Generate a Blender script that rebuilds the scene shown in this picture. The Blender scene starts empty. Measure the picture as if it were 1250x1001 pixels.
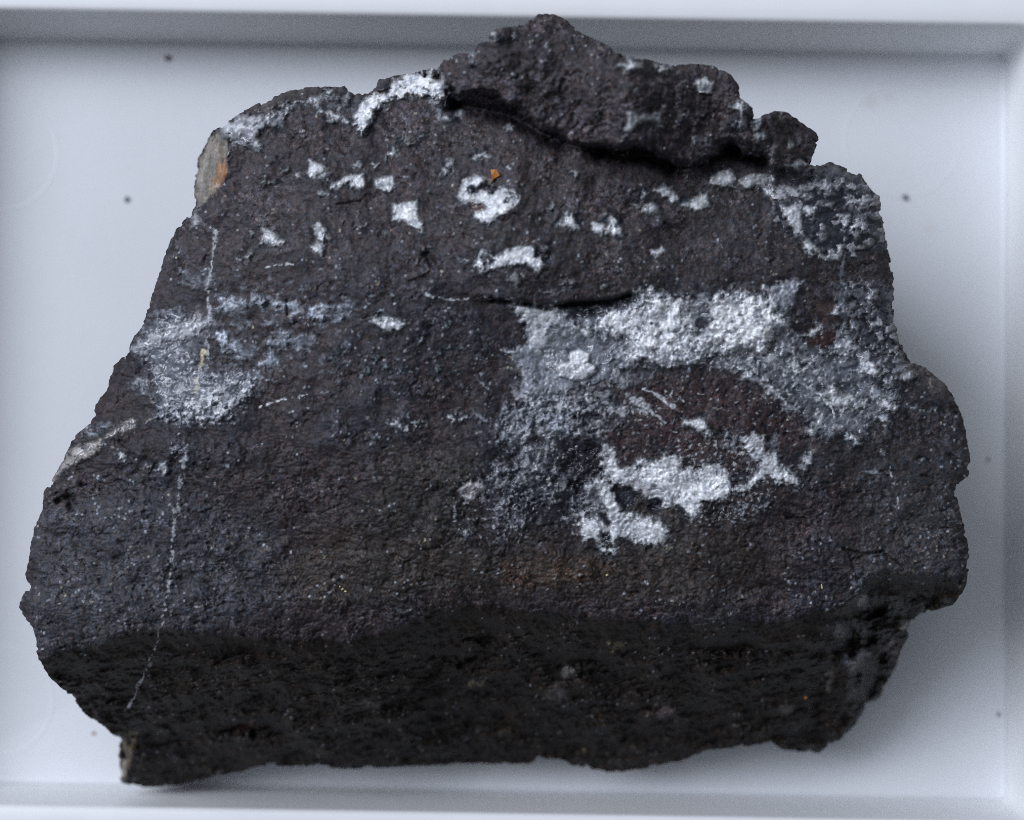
import bpy, bmesh, math, random
import numpy as np
from mathutils import Vector

# ------------------------------------------------------------------ camera
SC = bpy.context.scene
D = 20.0                      # cm from lens to the middle of the tray floor
TILT = math.radians(3.2)
FPX = D * 110.0               # focal length in photo pixels (110 px per cm on the floor)
CAMP = np.array([0.0, -D * math.sin(TILT), D * math.cos(TILT)])
FW = np.array([0.0, math.sin(TILT), -math.cos(TILT)])
UPV = np.array([0.0, math.cos(TILT), math.sin(TILT)])
cam_d = bpy.data.cameras.new("camera")
cam_d.sensor_width = 36.0
cam_d.sensor_fit = 'HORIZONTAL'
cam_d.lens = FPX / 1250.0 * 36.0
cam_d.clip_start = 0.01
cam_d.clip_end = 50
cam_d.dof.use_dof = True
cam_d.dof.focus_distance = 0.01 * (D - 3.0)
cam_d.dof.aperture_fstop = 17
cam = bpy.data.objects.new("camera", cam_d)
SC.collection.objects.link(cam)
cam.location = CAMP * 0.01
cam.rotation_euler = (TILT, 0, 0)
SC.camera = cam

# ------------------------------------------------------------------ light
world = bpy.data.worlds.new("World")
SC.world = world
world.use_nodes = True
bg = world.node_tree.nodes["Background"]
bg.inputs[0].default_value = (0.82, 0.90, 1.05, 1)
bg.inputs[1].default_value = 0.13
SC.view_settings.view_transform = 'Standard'
SC.view_settings.look = 'None'
SC.view_settings.exposure = 0.0
SC.view_settings.gamma = 1.0
SC.cycles.use_denoising = False
SC.cycles.filter_width = 0.95


def area(name, direction, dist, size, power, color):
    l = bpy.data.lights.new(name, 'AREA')
    l.shape = 'SQUARE'
    l.size = size
    l.energy = power
    l.color = color
    o = bpy.data.objects.new(name, l)
    SC.collection.objects.link(o)
    d = Vector(direction).normalized()
    o.location = d * dist
    o.rotation_euler = (-d).to_track_quat('-Z', 'Y').to_euler()
    return o


area("window_light", (-0.74, 0.38, 0.86), 1.3, 0.70, 13.6, (0.90, 0.96, 1.08))
area("overhead_fill_light", (-0.38, 0.55, 1.0), 1.7, 1.5, 7.6, (0.90, 0.96, 1.06))  # added soft overhead fill in place of even ambient light

# ------------------------------------------------------------------ helpers
COL = SC.collection


def tag(o, label=None, cat=None, group=None, kind=None):
    if label: o["label"] = label
    if cat: o["category"] = cat
    if group: o["group"] = group
    if kind: o["kind"] = kind
    return o


def unproject(px, py, z):
    """photo pixel -> point of the place (cm) at height z"""
    px = np.asarray(px, float); py = np.asarray(py, float)
    a = (px - 625.0) / FPX
    b = (500.5 - py) / FPX
    dx = a
    dy = FW[1] + UPV[1] * b
    dz = FW[2] + UPV[2] * b
    t = (z - CAMP[2]) / dz
    return np.stack([CAMP[0] + dx * t, CAMP[1] + dy * t, np.broadcast_to(z, np.shape(t)) + 0 * t], -1)


def mesh_obj(name, verts, faces, mat, parent=None, smooth=True, color=None):
    """verts (n,3) in cm, faces: (m,4) / (m,3) array or a list of tuples"""
    me = bpy.data.meshes.new(name)
    v = (np.asarray(verts, np.float32) * 0.01)
    if isinstance(faces, np.ndarray):
        n, k = faces.shape
        me.vertices.add(len(v))
        me.vertices.foreach_set("co", v.ravel())
        me.loops.add(n * k)
        me.loops.foreach_set("vertex_index", faces.astype(np.int32).ravel())
        me.polygons.add(n)
        me.polygons.foreach_set("loop_start", np.arange(0, n * k, k, dtype=np.int32))
        me.polygons.foreach_set("loop_total", np.full(n, k, np.int32))
        me.update(calc_edges=True)
    else:
        me.from_pydata(v.tolist(), [], faces)
        me.update()
    if color is not None:
        ca = me.color_attributes.new("tint", 'FLOAT_COLOR', 'POINT')
        ca.data.foreach_set("color", np.asarray(color, np.float32).ravel())
    me.polygons.foreach_set("use_smooth", np.full(len(me.polygons), smooth))
    if mat: me.materials.append(mat)
    o = bpy.data.objects.new(name, me)
    COL.objects.link(o)
    if parent: o.parent = parent
    return o


# ------------------------------------------------------------------ materials
def new_mat(name):
    m = bpy.data.materials.new(name)
    m.use_nodes = True
    nt = m.node_tree
    return m, nt, nt.nodes["Principled BSDF"]


def rock_material(name, rough_lo, rough_hi, spec, bump):
    m, nt, p = new_mat(name)
    N, L = nt.nodes, nt.links
    at = N.new("ShaderNodeAttribute"); at.attribute_name = "tint"
    tc = N.new("ShaderNodeTexCoord")
    n1 = N.new("ShaderNodeTexNoise"); n1.inputs["Scale"].default_value = 4200; n1.inputs["Detail"].default_value = 3
    n1.inputs["Roughness"].default_value = 0.65
    L.new(tc.outputs["Object"], n1.inputs["Vector"])
    mr = N.new("ShaderNodeMapRange")
    mr.inputs[1].default_value = 0.3; mr.inputs[2].default_value = 0.7
    mr.inputs[3].default_value = 0.72; mr.inputs[4].default_value = 1.28
    L.new(n1.outputs["Fac"], mr.inputs[0])
    mx = N.new("ShaderNodeVectorMath"); mx.operation = 'SCALE'
    L.new(at.outputs["Color"], mx.inputs[0]); L.new(mr.outputs[0], mx.inputs["Scale"])
    L.new(mx.outputs[0], p.inputs["Base Color"])
    rr = N.new("ShaderNodeMapRange")
    rr.inputs[3].default_value = rough_hi; rr.inputs[4].default_value = rough_lo
    L.new(at.outputs["Alpha"], rr.inputs[0]); L.new(rr.outputs[0], p.inputs["Roughness"])
    sr = N.new("ShaderNodeMapRange")
    sr.inputs[3].default_value = spec * .25; sr.inputs[4].default_value = spec * 2.0
    L.new(at.outputs["Alpha"], sr.inputs[0]); L.new(sr.outputs[0], p.inputs["Specular IOR Level"])
    bp = N.new("ShaderNodeBump"); bp.inputs["Strength"].default_value = bump
    bp.inputs["Distance"].default_value = 0.00012
    n2 = N.new("ShaderNodeTexNoise"); n2.inputs["Scale"].default_value = 3000; n2.inputs["Detail"].default_value = 4
    L.new(tc.outputs["Object"], n2.inputs["Vector"])
    L.new(n2.outputs["Fac"], bp.inputs["Height"]); L.new(bp.outputs[0], p.inputs["Normal"])
    return m


MAT_ROCK = rock_material("dark_rock", 0.30, 0.62, 0.40, 0.35)
MAT_MIN = rock_material("white_mineral", 0.22, 0.48, 0.45, 0.25)


def plain_mat(name, rgb, rough, noise_scale=0, noise_amt=0.0):
    m, nt, p = new_mat(name)
    p.inputs["Base Color"].default_value = (*rgb, 1)
    p.inputs["Roughness"].default_value = rough
    if noise_scale:
        N, L = nt.nodes, nt.links
        tc = N.new("ShaderNodeTexCoord")
        n = N.new("ShaderNodeTexNoise"); n.inputs["Scale"].default_value = noise_scale; n.inputs["Detail"].default_value = 5
        L.new(tc.outputs["Object"], n.inputs["Vector"])
        mr = N.new("ShaderNodeMapRange"); mr.inputs[1].default_value = 0.25; mr.inputs[2].default_value = 0.75
        mr.inputs[3].default_value = 1 - noise_amt; mr.inputs[4].default_value = 1 + noise_amt
        L.new(n.outputs["Fac"], mr.inputs[0])
        v = N.new("ShaderNodeVectorMath"); v.operation = 'SCALE'; v.inputs[0].default_value = rgb
        L.new(mr.outputs[0], v.inputs["Scale"]); L.new(v.outputs[0], p.inputs["Base Color"])
    return m


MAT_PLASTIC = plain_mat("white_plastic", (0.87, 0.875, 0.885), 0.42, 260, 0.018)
MAT_TABLE = plain_mat("pale_tabletop", (0.45, 0.44, 0.42), 0.6, 60, 0.08)
MAT_CRUMB = plain_mat("dark_crumb", (0.20, 0.195, 0.21), 0.7, 3000, 0.3)
MAT_TAN = plain_mat("tan_grain", (0.42, 0.30, 0.19), 0.7, 3000, 0.2)
MAT_ORANGE = plain_mat("orange_grain", (0.55, 0.20, 0.05), 0.55, 3000, 0.25)
MAT_YELLOW = plain_mat("yellow_grain", (0.55, 0.50, 0.28), 0.5, 3000, 0.25)


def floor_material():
    m, nt, p = new_mat("white_plastic_floor_shaded")
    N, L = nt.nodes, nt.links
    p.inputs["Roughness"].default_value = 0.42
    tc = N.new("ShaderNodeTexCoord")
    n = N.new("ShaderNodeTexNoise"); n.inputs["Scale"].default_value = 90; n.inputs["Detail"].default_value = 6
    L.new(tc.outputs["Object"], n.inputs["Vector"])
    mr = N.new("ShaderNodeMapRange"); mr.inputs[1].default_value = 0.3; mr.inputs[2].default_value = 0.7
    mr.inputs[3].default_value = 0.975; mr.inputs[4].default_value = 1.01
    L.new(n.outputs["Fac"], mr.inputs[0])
    v = N.new("ShaderNodeVectorMath"); v.operation = 'SCALE'; v.inputs[0].default_value = (0.72, 0.735, 0.765)  # same plastic as the rim, its weaker light darkened into the colour
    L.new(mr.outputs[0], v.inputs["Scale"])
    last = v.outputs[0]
    # dried yellowish stains left on the plastic: (photo x, y, radius cm, strength)
    for (sx, sy, r, s) in ((1070, 119, .16, .35), (1092, 112, .13, .3), (1028, 181, .07, .3), (1090, 264, .11, .28),
                           (1142, 272, .12, .28), (221, 237, .05, .3), (1145, 452, .14, .22), (180, 462, .08, .12), (10, 366, .07, .3), (60, 462, .06, .3), (160, 390, .06, .2), (946, 76, .06, .3), (1222, 290, .08, .3), (1112, 210, .06, .2), (112, 890, .06, .25), (92, 978, .05, .2)):
        c = unproject(sx, sy, 0.0) * 0.01
        d = N.new("ShaderNodeVectorMath"); d.operation = 'DISTANCE'
        d.inputs[1].default_value = (c[0], c[1], 0)
        n3 = N.new("ShaderNodeTexNoise"); n3.inputs["Scale"].default_value = 900
        L.new(tc.outputs["Object"], n3.inputs["Vector"])
        ad = N.new("ShaderNodeVectorMath"); ad.operation = 'MULTIPLY_ADD'
        L.new(n3.outputs["Color"], ad.inputs[0]); ad.inputs[1].default_value = (.0012,) * 3
        L.new(tc.outputs["Object"], ad.inputs[2])
        L.new(ad.outputs[0], d.inputs[0])
        q = N.new("ShaderNodeMapRange"); q.interpolation_type = 'SMOOTHSTEP'
        q.inputs[1].default_value = r * 0.01; q.inputs[2].default_value = 0.0
        q.inputs[3].default_value = 0.0; q.inputs[4].default_value = s
        L.new(d.outputs["Value"], q.inputs[0])
        mix = N.new("ShaderNodeMix"); mix.data_type = 'RGBA'
        L.new(q.outputs[0], mix.inputs["Factor"]); L.new(last, mix.inputs["A"])
        mix.inputs["B"].default_value = (0.55, 0.50, 0.40, 1)
        last = mix.outputs["Result"]
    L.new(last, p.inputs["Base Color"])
    bp = N.new("ShaderNodeBump"); bp.inputs["Strength"].default_value = 0.15; bp.inputs["Distance"].default_value = 0.0001
    n4 = N.new("ShaderNodeTexNoise"); n4.inputs["Scale"].default_value = 700; n4.inputs["Detail"].default_value = 3
    L.new(tc.outputs["Object"], n4.inputs["Vector"]); L.new(n4.outputs["Fac"], bp.inputs["Height"])
    L.new(bp.outputs[0], p.inputs["Normal"])
    return m


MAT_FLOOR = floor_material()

# ------------------------------------------------------------------ tabletop and tray
TH = -0.22                                          # underside of the tray
tb = []
for (x, y) in ((-45, -35), (45, -35), (45, 35), (-45, 35)):
    tb.append((x, y, TH)); tb.append((x, y, TH - 2.5))
tag(mesh_obj("tabletop", tb, [(0, 2, 4, 6), (1, 7, 5, 3), (0, 1, 3, 2), (2, 3, 5, 4), (4, 5, 7, 6), (6, 7, 1, 0)], MAT_TABLE, smooth=False),
    kind="structure")

tray = bpy.data.objects.new("specimen_tray", None)
COL.objects.link(tray)
tag(tray, "white plastic specimen tray with low walls holding the dark rock", "tray")

b0 = unproject(0, 48.5, 0); b1 = unproject(1225, 68.0, 0)
YAW = math.atan2(b1[1] - b0[1], b1[0] - b0[0])
ex = np.array([math.cos(YAW), math.sin(YAW)]); ey = np.array([-math.sin(YAW), math.cos(YAW)])


def tray_xy(px, py):
    w = unproject(px, py, 0)[:2]
    return w @ ex, w @ ey


BACK = tray_xy(600, 58)[1]
RIGHT = tray_xy(1228, 500)[0]
FRONT = tray_xy(600, 966)[1]
LEFT = tray_xy(-72, 500)[0]
DRAFT = 0.085
# wall height such that the back wall's top edge appears at photo y = 17
WH = 1.0
for h in np.linspace(0.5, 3, 251):
    w = unproject(600, 17.5, h)
    if w[:2] @ ey < BACK + DRAFT * h + 0.02:
        WH = h
        break
print("tray wall height", WH, "yaw", math.degrees(YAW))
FR = 0.07
prof = []                                            # (offset outwards from the floor edge, z)
for k in range(7):
    a = math.radians(90 * k / 6)
    prof.append((FR * (math.sin(a) - 1), FR * (1 - math.cos(a))))
for k in range(1, 7):
    z = FR + (WH - 0.05 - FR) * k / 6
    prof.append((DRAFT * (z - FR), z))
n_wall0, n_wall1 = 6, len(prof) - 1
o0 = prof[-1][0]
for (do, z) in ((.012, WH - .015), (.05, WH), (.16, WH + .004), (.30, WH), (.338, WH - .015), (.35, WH - .05)):
    prof.append((o0 + do, z))
n_rim1 = len(prof) - 1
prof.append((o0 + .35, WH - .30)); prof.append((o0 + .20, WH - .30)); prof.append((.12, TH + .06)); prof.append((.06, TH)); prof.append((-.3, TH))
NC = 10
CR = 0.11


def loop_at(off):
    pts = []; side = []
    r = CR + off
    cx0, cx1, cy0, cy1 = LEFT + CR, RIGHT - CR, FRONT + CR, BACK - CR
    nS = 24
    corners = [(cx1, cy0, -90), (cx1, cy1, 0), (cx0, cy1, 90), (cx0, cy0, 180)]
    for ci, (cx, cy, a0) in enumerate(corners):
        for k in range(NC + 1):
            a = math.radians(a0 + 90 * k / NC)
            pts.append((cx + r * math.cos(a), cy + r * math.sin(a)))
            side.append((ci - (1 if k < NC / 2 else 0)) % 4)
        nx = corners[(ci + 1) % 4]
        a = math.radians(a0 + 90)
        p0 = (cx + r * math.cos(a), cy + r * math.sin(a)); p1 = (nx[0] + r * math.cos(a), nx[1] + r * math.sin(a))
        for k in range(1, nS):
            t = k / nS
            pts.append((p0[0] + (p1[0] - p0[0]) * t, p0[1] + (p1[1] - p0[1]) * t)); side.append(ci)
    P = np.array(pts)
    return P[:, :1] * ex + P[:, 1:] * ey, side


rings = []
for (off, z) in prof:
    xy, side = loop_at(off)
    rings.append(np.c_[xy, np.full(len(xy), z)])
NL = len(rings[0])


def tray_part(name, r0, r1, sides=None, cap0=False, cap1=False, mat=MAT_PLASTIC, label=None):
    vs = np.concatenate(rings[r0:r1 + 1]); fs = []
    for r in range(r1 - r0):
        for i in range(NL):
            if sides is not None and side[i] not in sides: continue
            j = (i + 1) % NL
            fs.append((r * NL + i, r * NL + j, (r + 1) * NL + j, (r + 1) * NL + i))
    fs = [tuple(reversed(f)) for f in fs]
    if cap0: fs.append(tuple(range(NL)))
    if cap1: fs.append(tuple(reversed([(r1 - r0) * NL + i for i in range(NL)])))
    used = sorted({i for f in fs for i in f}); mp = {u: k for k, u in enumerate(used)}
    o = mesh_obj(name, vs[used], [tuple(mp[i] for i in f) for f in fs], mat, tray)
    if label: o["label"] = label
    return o


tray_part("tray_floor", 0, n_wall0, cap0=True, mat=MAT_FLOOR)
for s, lb in ((0, "right wall of the tray"), (1, "grey shaded back wall of the tray"), (2, "left wall of the tray"), (3, "front wall of the tray")):
    tray_part("side_wall", n_wall0, n_wall1, sides=(s,), label=lb)
tray_part("rim", n_wall1, n_rim1)
tray_part("outer_shell", n_rim1, len(prof) - 1, cap1=True)

# faint raised mould rings on the floor
for (rx, ry, rr) in ((1101, 172, .64), (0, 188, .64), (1101, 852, .64), (-2, 855, .60)):
    c = unproject(rx, ry, 0)
    vs = []; fs = []; nS = 72; pr = ((-.016, -.001), (-.008, .0022), (0, .0030), (.008, .0022), (.016, -.001))
    for k in range(nS):
        a = 2 * math.pi * k / nS
        for (dr, z) in pr:
            vs.append((c[0] + (rr + dr) * math.cos(a), c[1] + (rr + dr) * math.sin(a), z))
    for k in range(nS):
        for j in range(4):
            a_, b_ = k * 5 + j, ((k + 1) % nS) * 5 + j
            fs.append((a_, b_, b_ + 1, a_ + 1))
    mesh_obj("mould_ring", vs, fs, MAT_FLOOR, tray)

# ------------------------------------------------------------------ numpy noise
rng = np.random.default_rng(11)
PERM = rng.permutation(4096)
GA = rng.uniform(0, 2 * np.pi, 4096)
GX, GY = np.cos(GA).astype(np.float32), np.sin(GA).astype(np.float32)
RND = rng.random((4096, 4)).astype(np.float32)


def hsh(ix, iy, seed):
    return PERM[(PERM[(ix + seed * 57) & 4095] + iy) & 4095]


def perlin(x, y, seed=0):
    ix = np.floor(x).astype(np.int32); iy = np.floor(y).astype(np.int32)
    fx = (x - ix).astype(np.float32); fy = (y - iy).astype(np.float32)
    u = fx * fx * fx * (fx * (fx * 6 - 15) + 10); v = fy * fy * fy * (fy * (fy * 6 - 15) + 10)

    def g(dx, dy):
        h = hsh(ix + dx, iy + dy, seed)
        return GX[h] * (fx - dx) + GY[h] * (fy - dy)
    a = g(0, 0); b = g(1, 0); c = g(0, 1); d = g(1, 1)
    return 1.5 * ((a * (1 - u) + b * u) * (1 - v) + (c * (1 - u) + d * u) * v)


def fbm(x, y, octs, seed=0, gain=0.5):
    s = 0; a = 1.0; f = 1.0
    for k in range(octs):
        s = s + a * perlin(x * f, y * f, seed + k)
        a *= gain; f *= 2.03
    return s


def worley(x, y, seed=0):
    """nearest cell: distance, second distance, cell hash, offset"""
    ix = np.floor(x).astype(np.int32); iy = np.floor(y).astype(np.int32)
    f1 = np.full(x.shape, 9.0, np.float32); f2 = f1.copy()
    hid = np.zeros(x.shape, np.int32); ox = np.zeros(x.shape, np.float32); oy = ox.copy()
    for dx in (-1, 0, 1):
        for dy in (-1, 0, 1):
            h = hsh(ix + dx, iy + dy, seed)
            qx = (ix + dx + RND[h, 0] - x).astype(np.float32); qy = (iy + dy + RND[h, 1] - y).astype(np.float32)
            d = np.hypot(qx, qy)
            near = d < f1
            f2 = np.where(near, f1, np.minimum(f2, d))
            hid = np.where(near, h, hid); ox = np.where(near, qx, ox); oy = np.where(near, qy, oy)
            f1 = np.where(near, d, f1)
    return f1, f2, hid, ox, oy


def sstep(a, b, x):
    t = np.clip((x - a) / (b - a), 0, 1)
    return t * t * (3 - 2 * t)


def sdf(poly, X, Y):
    """signed distance to a closed polygon, positive inside"""
    P = np.asarray(poly, np.float32); Q = np.roll(P, -1, 0)
    d2 = np.full(X.shape, 1e12, np.float32); ins = np.zeros(X.shape, bool)
    for (ax, ay), (bx, by) in zip(P, Q):
        ex_, ey_ = bx - ax, by - ay
        wx, wy = X - ax, Y - ay
        t = np.clip((wx * ex_ + wy * ey_) / (ex_ * ex_ + ey_ * ey_ + 1e-9), 0, 1)
        d2 = np.minimum(d2, (wx - ex_ * t) ** 2 + (wy - ey_ * t) ** 2)
        c = (ay > Y) != (by > Y)
        if abs(ey_) > 1e-9:
            ins ^= c & (X < ex_ * (Y - ay) / ey_ + ax)
    d = np.sqrt(d2)
    return np.where(ins, d, -d)


def line_dist(pts, X, Y):
    P = np.asarray(pts, np.float32)
    d2 = np.full(X.shape, 1e12, np.float32)
    for (ax, ay), (bx, by) in zip(P[:-1], P[1:]):
        ex_, ey_ = bx - ax, by - ay
        wx, wy = X - ax, Y - ay
        t = np.clip((wx * ex_ + wy * ey_) / (ex_ * ex_ + ey_ * ey_ + 1e-9), 0, 1)
        d2 = np.minimum(d2, (wx - ex_ * t) ** 2 + (wy - ey_ * t) ** 2)
    return np.sqrt(d2)


# ------------------------------------------------------------------ the rock: outline and relief
OUT = [(239,251),(238,217),(243,193),(251,177),(261,160),(272,153),(299,136),(326,122),(353,112),(380,107),(420,107),(435,115),(452,115),
(457,109),(463,98),(473,97),(483,93),(505,89),(527,85),(534,85),(541,75),(561,66),(578,65),(585,53),(605,37),(619,32),(639,29),(653,22),(659,18),
(676,18),(693,27),(709,42),(731,51),(761,68),(778,70),(799,76),(822,80),(850,79),(871,81),(891,92),(901,105),(903,119),(917,132),(920,143),(928,143),
(945,136),(962,138),(976,149),(996,163),(998,173),(993,187),(988,197),(1000,204),(1013,199),(1027,204),(1051,214),(1061,231),(1073,241),
(1076,265),(1081,295),(1087,320),(1090,340),(1090,394),(1098,408),(1102,428),(1112,442),(1129,450),(1153,469),(1166,490),(1175,513),(1180,537),(1184,561),
(1181,581),(1170,588),(1166,602),(1170,619),(1176,642),(1181,665),(1182,695),(1178,715),(1164,737),(1142,744),(1119,749),(1113,759),(1108,776),
(1098,797),(1091,817),(1081,834),(1073,853),(1061,856),(1044,882),(1024,904),(1013,907),(996,922),(983,917),(956,914),(942,905),(898,912),
(864,914),(830,928),(782,938),(748,942),(727,938),(697,933),(687,926),(659,924),(646,931),(585,931),(561,931),(534,933),(466,936),(420,938),(384,934),
(316,934),(292,941),(261,946),(244,953),(204,959),(166,960),(149,955),(147,950),(146,902),(126,885),(105,872),(92,855),(78,841),(61,826),(51,809),
(44,793),(46,780),(41,766),(31,753),(24,742),(27,731),(36,719),(32,702),(37,678),(39,661),(44,642),(53,622),(54,602),(68,581),(85,547),(90,534),
(112,517),(117,496),(131,476),(141,445),(156,434),(160,418),(175,398),(183,371),(195,337),(204,306),(214,282),(234,261)]

STEP = 1.25
us = np.arange(8, 1200, STEP, dtype=np.float32); vs_ = np.arange(4, 978, STEP, dtype=np.float32)
U, V = np.meshgrid(us, vs_)
NY, NX = U.shape


def coarse(fn, k=3):
    """evaluate on every k-th grid node, interpolate the rest"""
    ci = np.arange(0, NY + k, k); cj = np.arange(0, NX + k, k)
    CU, CV = np.meshgrid(us[0] + cj * STEP, vs_[0] + ci * STEP)
    A = fn(CU.astype(np.float32), CV.astype(np.float32))
    fi = np.arange(NY) / k; fj = np.arange(NX) / k
    i0 = fi.astype(int); j0 = fj.astype(int); ti = (fi - i0)[:, None]; tj = (fj - j0)[None]
    R0 = A[i0][:, j0] * (1 - tj) + A[i0][:, j0 + 1] * tj
    R1 = A[i0 + 1][:, j0] * (1 - tj) + A[i0 + 1][:, j0 + 1] * tj
    return (R0 * (1 - ti) + R1 * ti).astype(np.float32)


nA = fbm(U / 9, V / 9, 3, 3)                          # shared fields, in photo pixels
nB = fbm(U / 9, V / 9, 3, 9)
nC = fbm(U / 34, V / 34, 4, 15)
nD = fbm(U / 140, V / 140, 4, 21)
nF = fbm(U / 3.2, V / 3.2, 2, 33)
nG = fbm(U / 5.5, V / 5.5, 3, 41, 0.6)
W1 = worley(U / 4.2, V / 4.2, 5)
W2 = worley(U / 7.0 + nA * .5 + nC * .5, V / 6.2 + nB * .5, 13)
L1 = worley(U / 13.0 + .6 * nC + .2 * nA, V / 10.5 + .6 * nD + .2 * nB, 401)
LM1 = 1 - L1[0] ** 2 * 1.3
LM2 = 1 - W2[0] ** 2 * 1.3
W3 = worley(U / 26.0 + nC * .3, V / 22.0 + nA * .25, 23)
wn = rng.standard_normal(U.shape).astype(np.float32)

SD = coarse(lambda a, b: sdf(OUT, a, b), 2) + .9 * nA + .5 * nG + .3 * nF - 3.0 * sstep(.15, .55, fbm(U / 20, V / 20, 3, 701)) + 1.0

CP = [(25,740,3.02),(54,600,3.06),(117,496,3.1),(183,371,3.15),(215,290,3.2),(272,155,3.3),(420,107,3.25),(535,85,3.35),(660,20,3.35),(830,80,3.35),
(1000,180,3.0),(1073,241,2.9),(1090,350,2.85),(1112,442,2.85),(1180,540,2.7),(1180,690,2.84),(50,800,3.0),(190,768,3.10),(120,700,3.16),(330,770,3.06),(480,770,3.0),
(560,738,3.08),(700,745,3.05),(950,757,2.9),(1050,712,2.95),(600,300,3.62),(400,250,3.55),(800,300,3.5),(400,450,3.5),(700,450,3.4),(800,560,3.32),(500,600,3.42),
(950,600,3.22),(1000,450,3.2),(200,600,3.2),(300,700,3.12),(700,670,3.2),(550,680,3.25),(850,680,3.15),(1000,300,3.25),(300,350,3.4),(500,180,3.5),(1100,600,2.95),(640,540,3.38),
(300,900,2.9),(600,930,2.95),(1000,900,2.85),(100,950,2.7)]
CPa = np.array(CP, float)


def tps_fit(P, lam=40.0):
    n = len(P)
    r = np.hypot(P[:, None, 0] - P[None, :, 0], P[:, None, 1] - P[None, :, 1]) / 100
    K = np.where(r > 0, r * r * np.log(r + 1e-9), 0) + lam * 1e-3 * np.eye(n)
    Q = np.c_[np.ones(n), P[:, 0] / 100, P[:, 1] / 100]
    A = np.block([[K, Q], [Q.T, np.zeros((3, 3))]])
    return np.linalg.solve(A, np.r_[P[:, 2], 0, 0, 0])


cw = tps_fit(CPa)


def tps(a, b):
    o = cw[-3] + cw[-2] * a / 100 + cw[-1] * b / 100
    for (x, y, _), w in zip(CPa, cw[:-3]):
        r2 = ((a - x) ** 2 + (b - y) ** 2) / 1e4
        o = o + w * 0.5 * r2 * np.log(r2 + 1e-12)
    return o


Z = coarse(tps, 8)

# upper slab at the back: raised, its front lip throws the dark cleft
SLAB = [(500,-60),(512,84),(541,84),(548,104),(560,112),(585,110),(606,113),(630,127),(650,139),(672,156),(700,168),(728,178),(770,174),(800,182),(826,200),(850,196),(872,186),(886,172),
        (905,180),(930,190),(944,200),(972,206),(985,195),(1010,190),(1040,100),(1000,-60)]
sS = coarse(lambda a, b: sdf(SLAB, a, b), 3) + nA * 2.2 + 5 * nC + nF * .25
sx = lambda c, w: np.exp(-((U - c) / w) ** 2)
Z += (0.26 + .24 * sx(605, 62) + .24 * sx(772, 48) + .18 * sx(912, 32)) * sstep(-9, 1.2, sS) + 0.16 * sstep(0, 70, sS)
clefts = [([(556,128),(590,134),(625,142),(655,158),(685,176)], 9, .30), ([(735,186),(765,190),(795,190),(822,203)], 10, .32), ([(892,180),(912,188),(930,193)], 10, .28),
          ([(690,176),(735,186)], 3.5, .08), ([(822,203),(850,200),(880,190)], 3, .06)]
for pts, w, dep in clefts:
    d = line_dist(pts, U + 1.2 * nA + 3 * nC, V + 1.2 * nB)
    Z -= dep * np.exp(-(d / w) ** 2)
# sheet above the long white vein: a thin step with a dark line under it
SHEET = [(150,250),(205,330),(330,352),(430,358),(480,352),(540,362),(600,364),(640,368),(668,374),(700,368),(742,366),(770,358),(800,352),(860,352),(935,344),(1000,330),(1040,300),(1100,300),(1100,60),(240,60)]
sH = coarse(lambda a, b: sdf(SHEET, a, b), 3) + nA * 1.2 + nF * .6
fade = sstep(520, 620, U) * (1 - sstep(745, 840, U))
Z += (0.012 + 0.12 * fade) * sstep(-5 - 14 * (1 - fade), 2 + 14 * (1 - fade), sH)
d = line_dist([(600,366),(640,371),(668,376),(700,370),(742,368),(768,360)], U + nA, V + nB)
Z -= 0.11 * np.exp(-(d / 2.6) ** 2)

# the front edge: below it the broken front face falls steeply
EDGE = [(-60,806),(50,801),(90,790),(130,779),(190,768),(250,771),(330,777),(415,779),(460,772),(500,760),(530,744),(560,737),(600,738),(650,744),(700,748),(760,755),(830,760),(900,758),(930,758),(970,752),
        (1005,743),(1035,735),(1052,722),(1060,704),(1075,699),(1105,701),(1145,701),(1165,706),(1180,712),(1300,722)]
ea = np.array(EDGE, float)
ve = np.interp(us, ea[:, 0], ea[:, 1]).astype(np.float32)[None] + (1.5 * nA + .5 * nF + 3 * nC) * np.where(U > 1035, .45, 1.0)
dep = V - ve
sharp = 2.0 + 7.0 * np.exp(-((U - 600) / 230) ** 2)
soft = sharp * np.logaddexp(0, dep / sharp)
soft = np.where(dep > 40, dep, soft)
slope = 0.0118 + 0 * soft
SLO = 0.0122 + 0.0036 * sstep(1020, 1125, U)
Z -= soft * SLO
# ledges and hollows of the front face
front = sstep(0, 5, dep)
led = np.abs(fbm(U / 150 + nC * .5, V / 40 + U / 260 + .6 * nD, 4, 71))
bil = np.abs(fbm(U / 95 + .5 * nD, V / 38 + U / 210, 4, 301, .55)) + .55 * np.abs(fbm(U / 34, V / 13 + U / 95, 3, 307, .55))
Z += sstep(6, 45, dep) * (0.075 * bil + .10 * fbm(U / 150, V / 70, 3, 309) + .02 * nC - 0.07 * led) + 0.04 * front * nD
WK = worley(U / 26 + .35 * nC, V / 30 + .35 * nD, 801)
Z += sstep(985, 1045, U) * sstep(8, 30, dep) * (.20 * (.5 - WK[0]) + .10 * nC)
for (x, y, rx, ry, dd) in ((300,890,34,9,.22),(1050,738,13,20,.16),(700,810,60,9,.10),(900,792,45,8,.12),(560,800,40,8,.08),(1000,850,12,40,.10),(1040,780,24,14,.14)):
    Z -= dd * np.exp(-(((U - x + 6 * nC) / rx) ** 2 + ((V - y + 4 * nA) / ry) ** 2)) * sstep(0, 7, dep)
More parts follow.
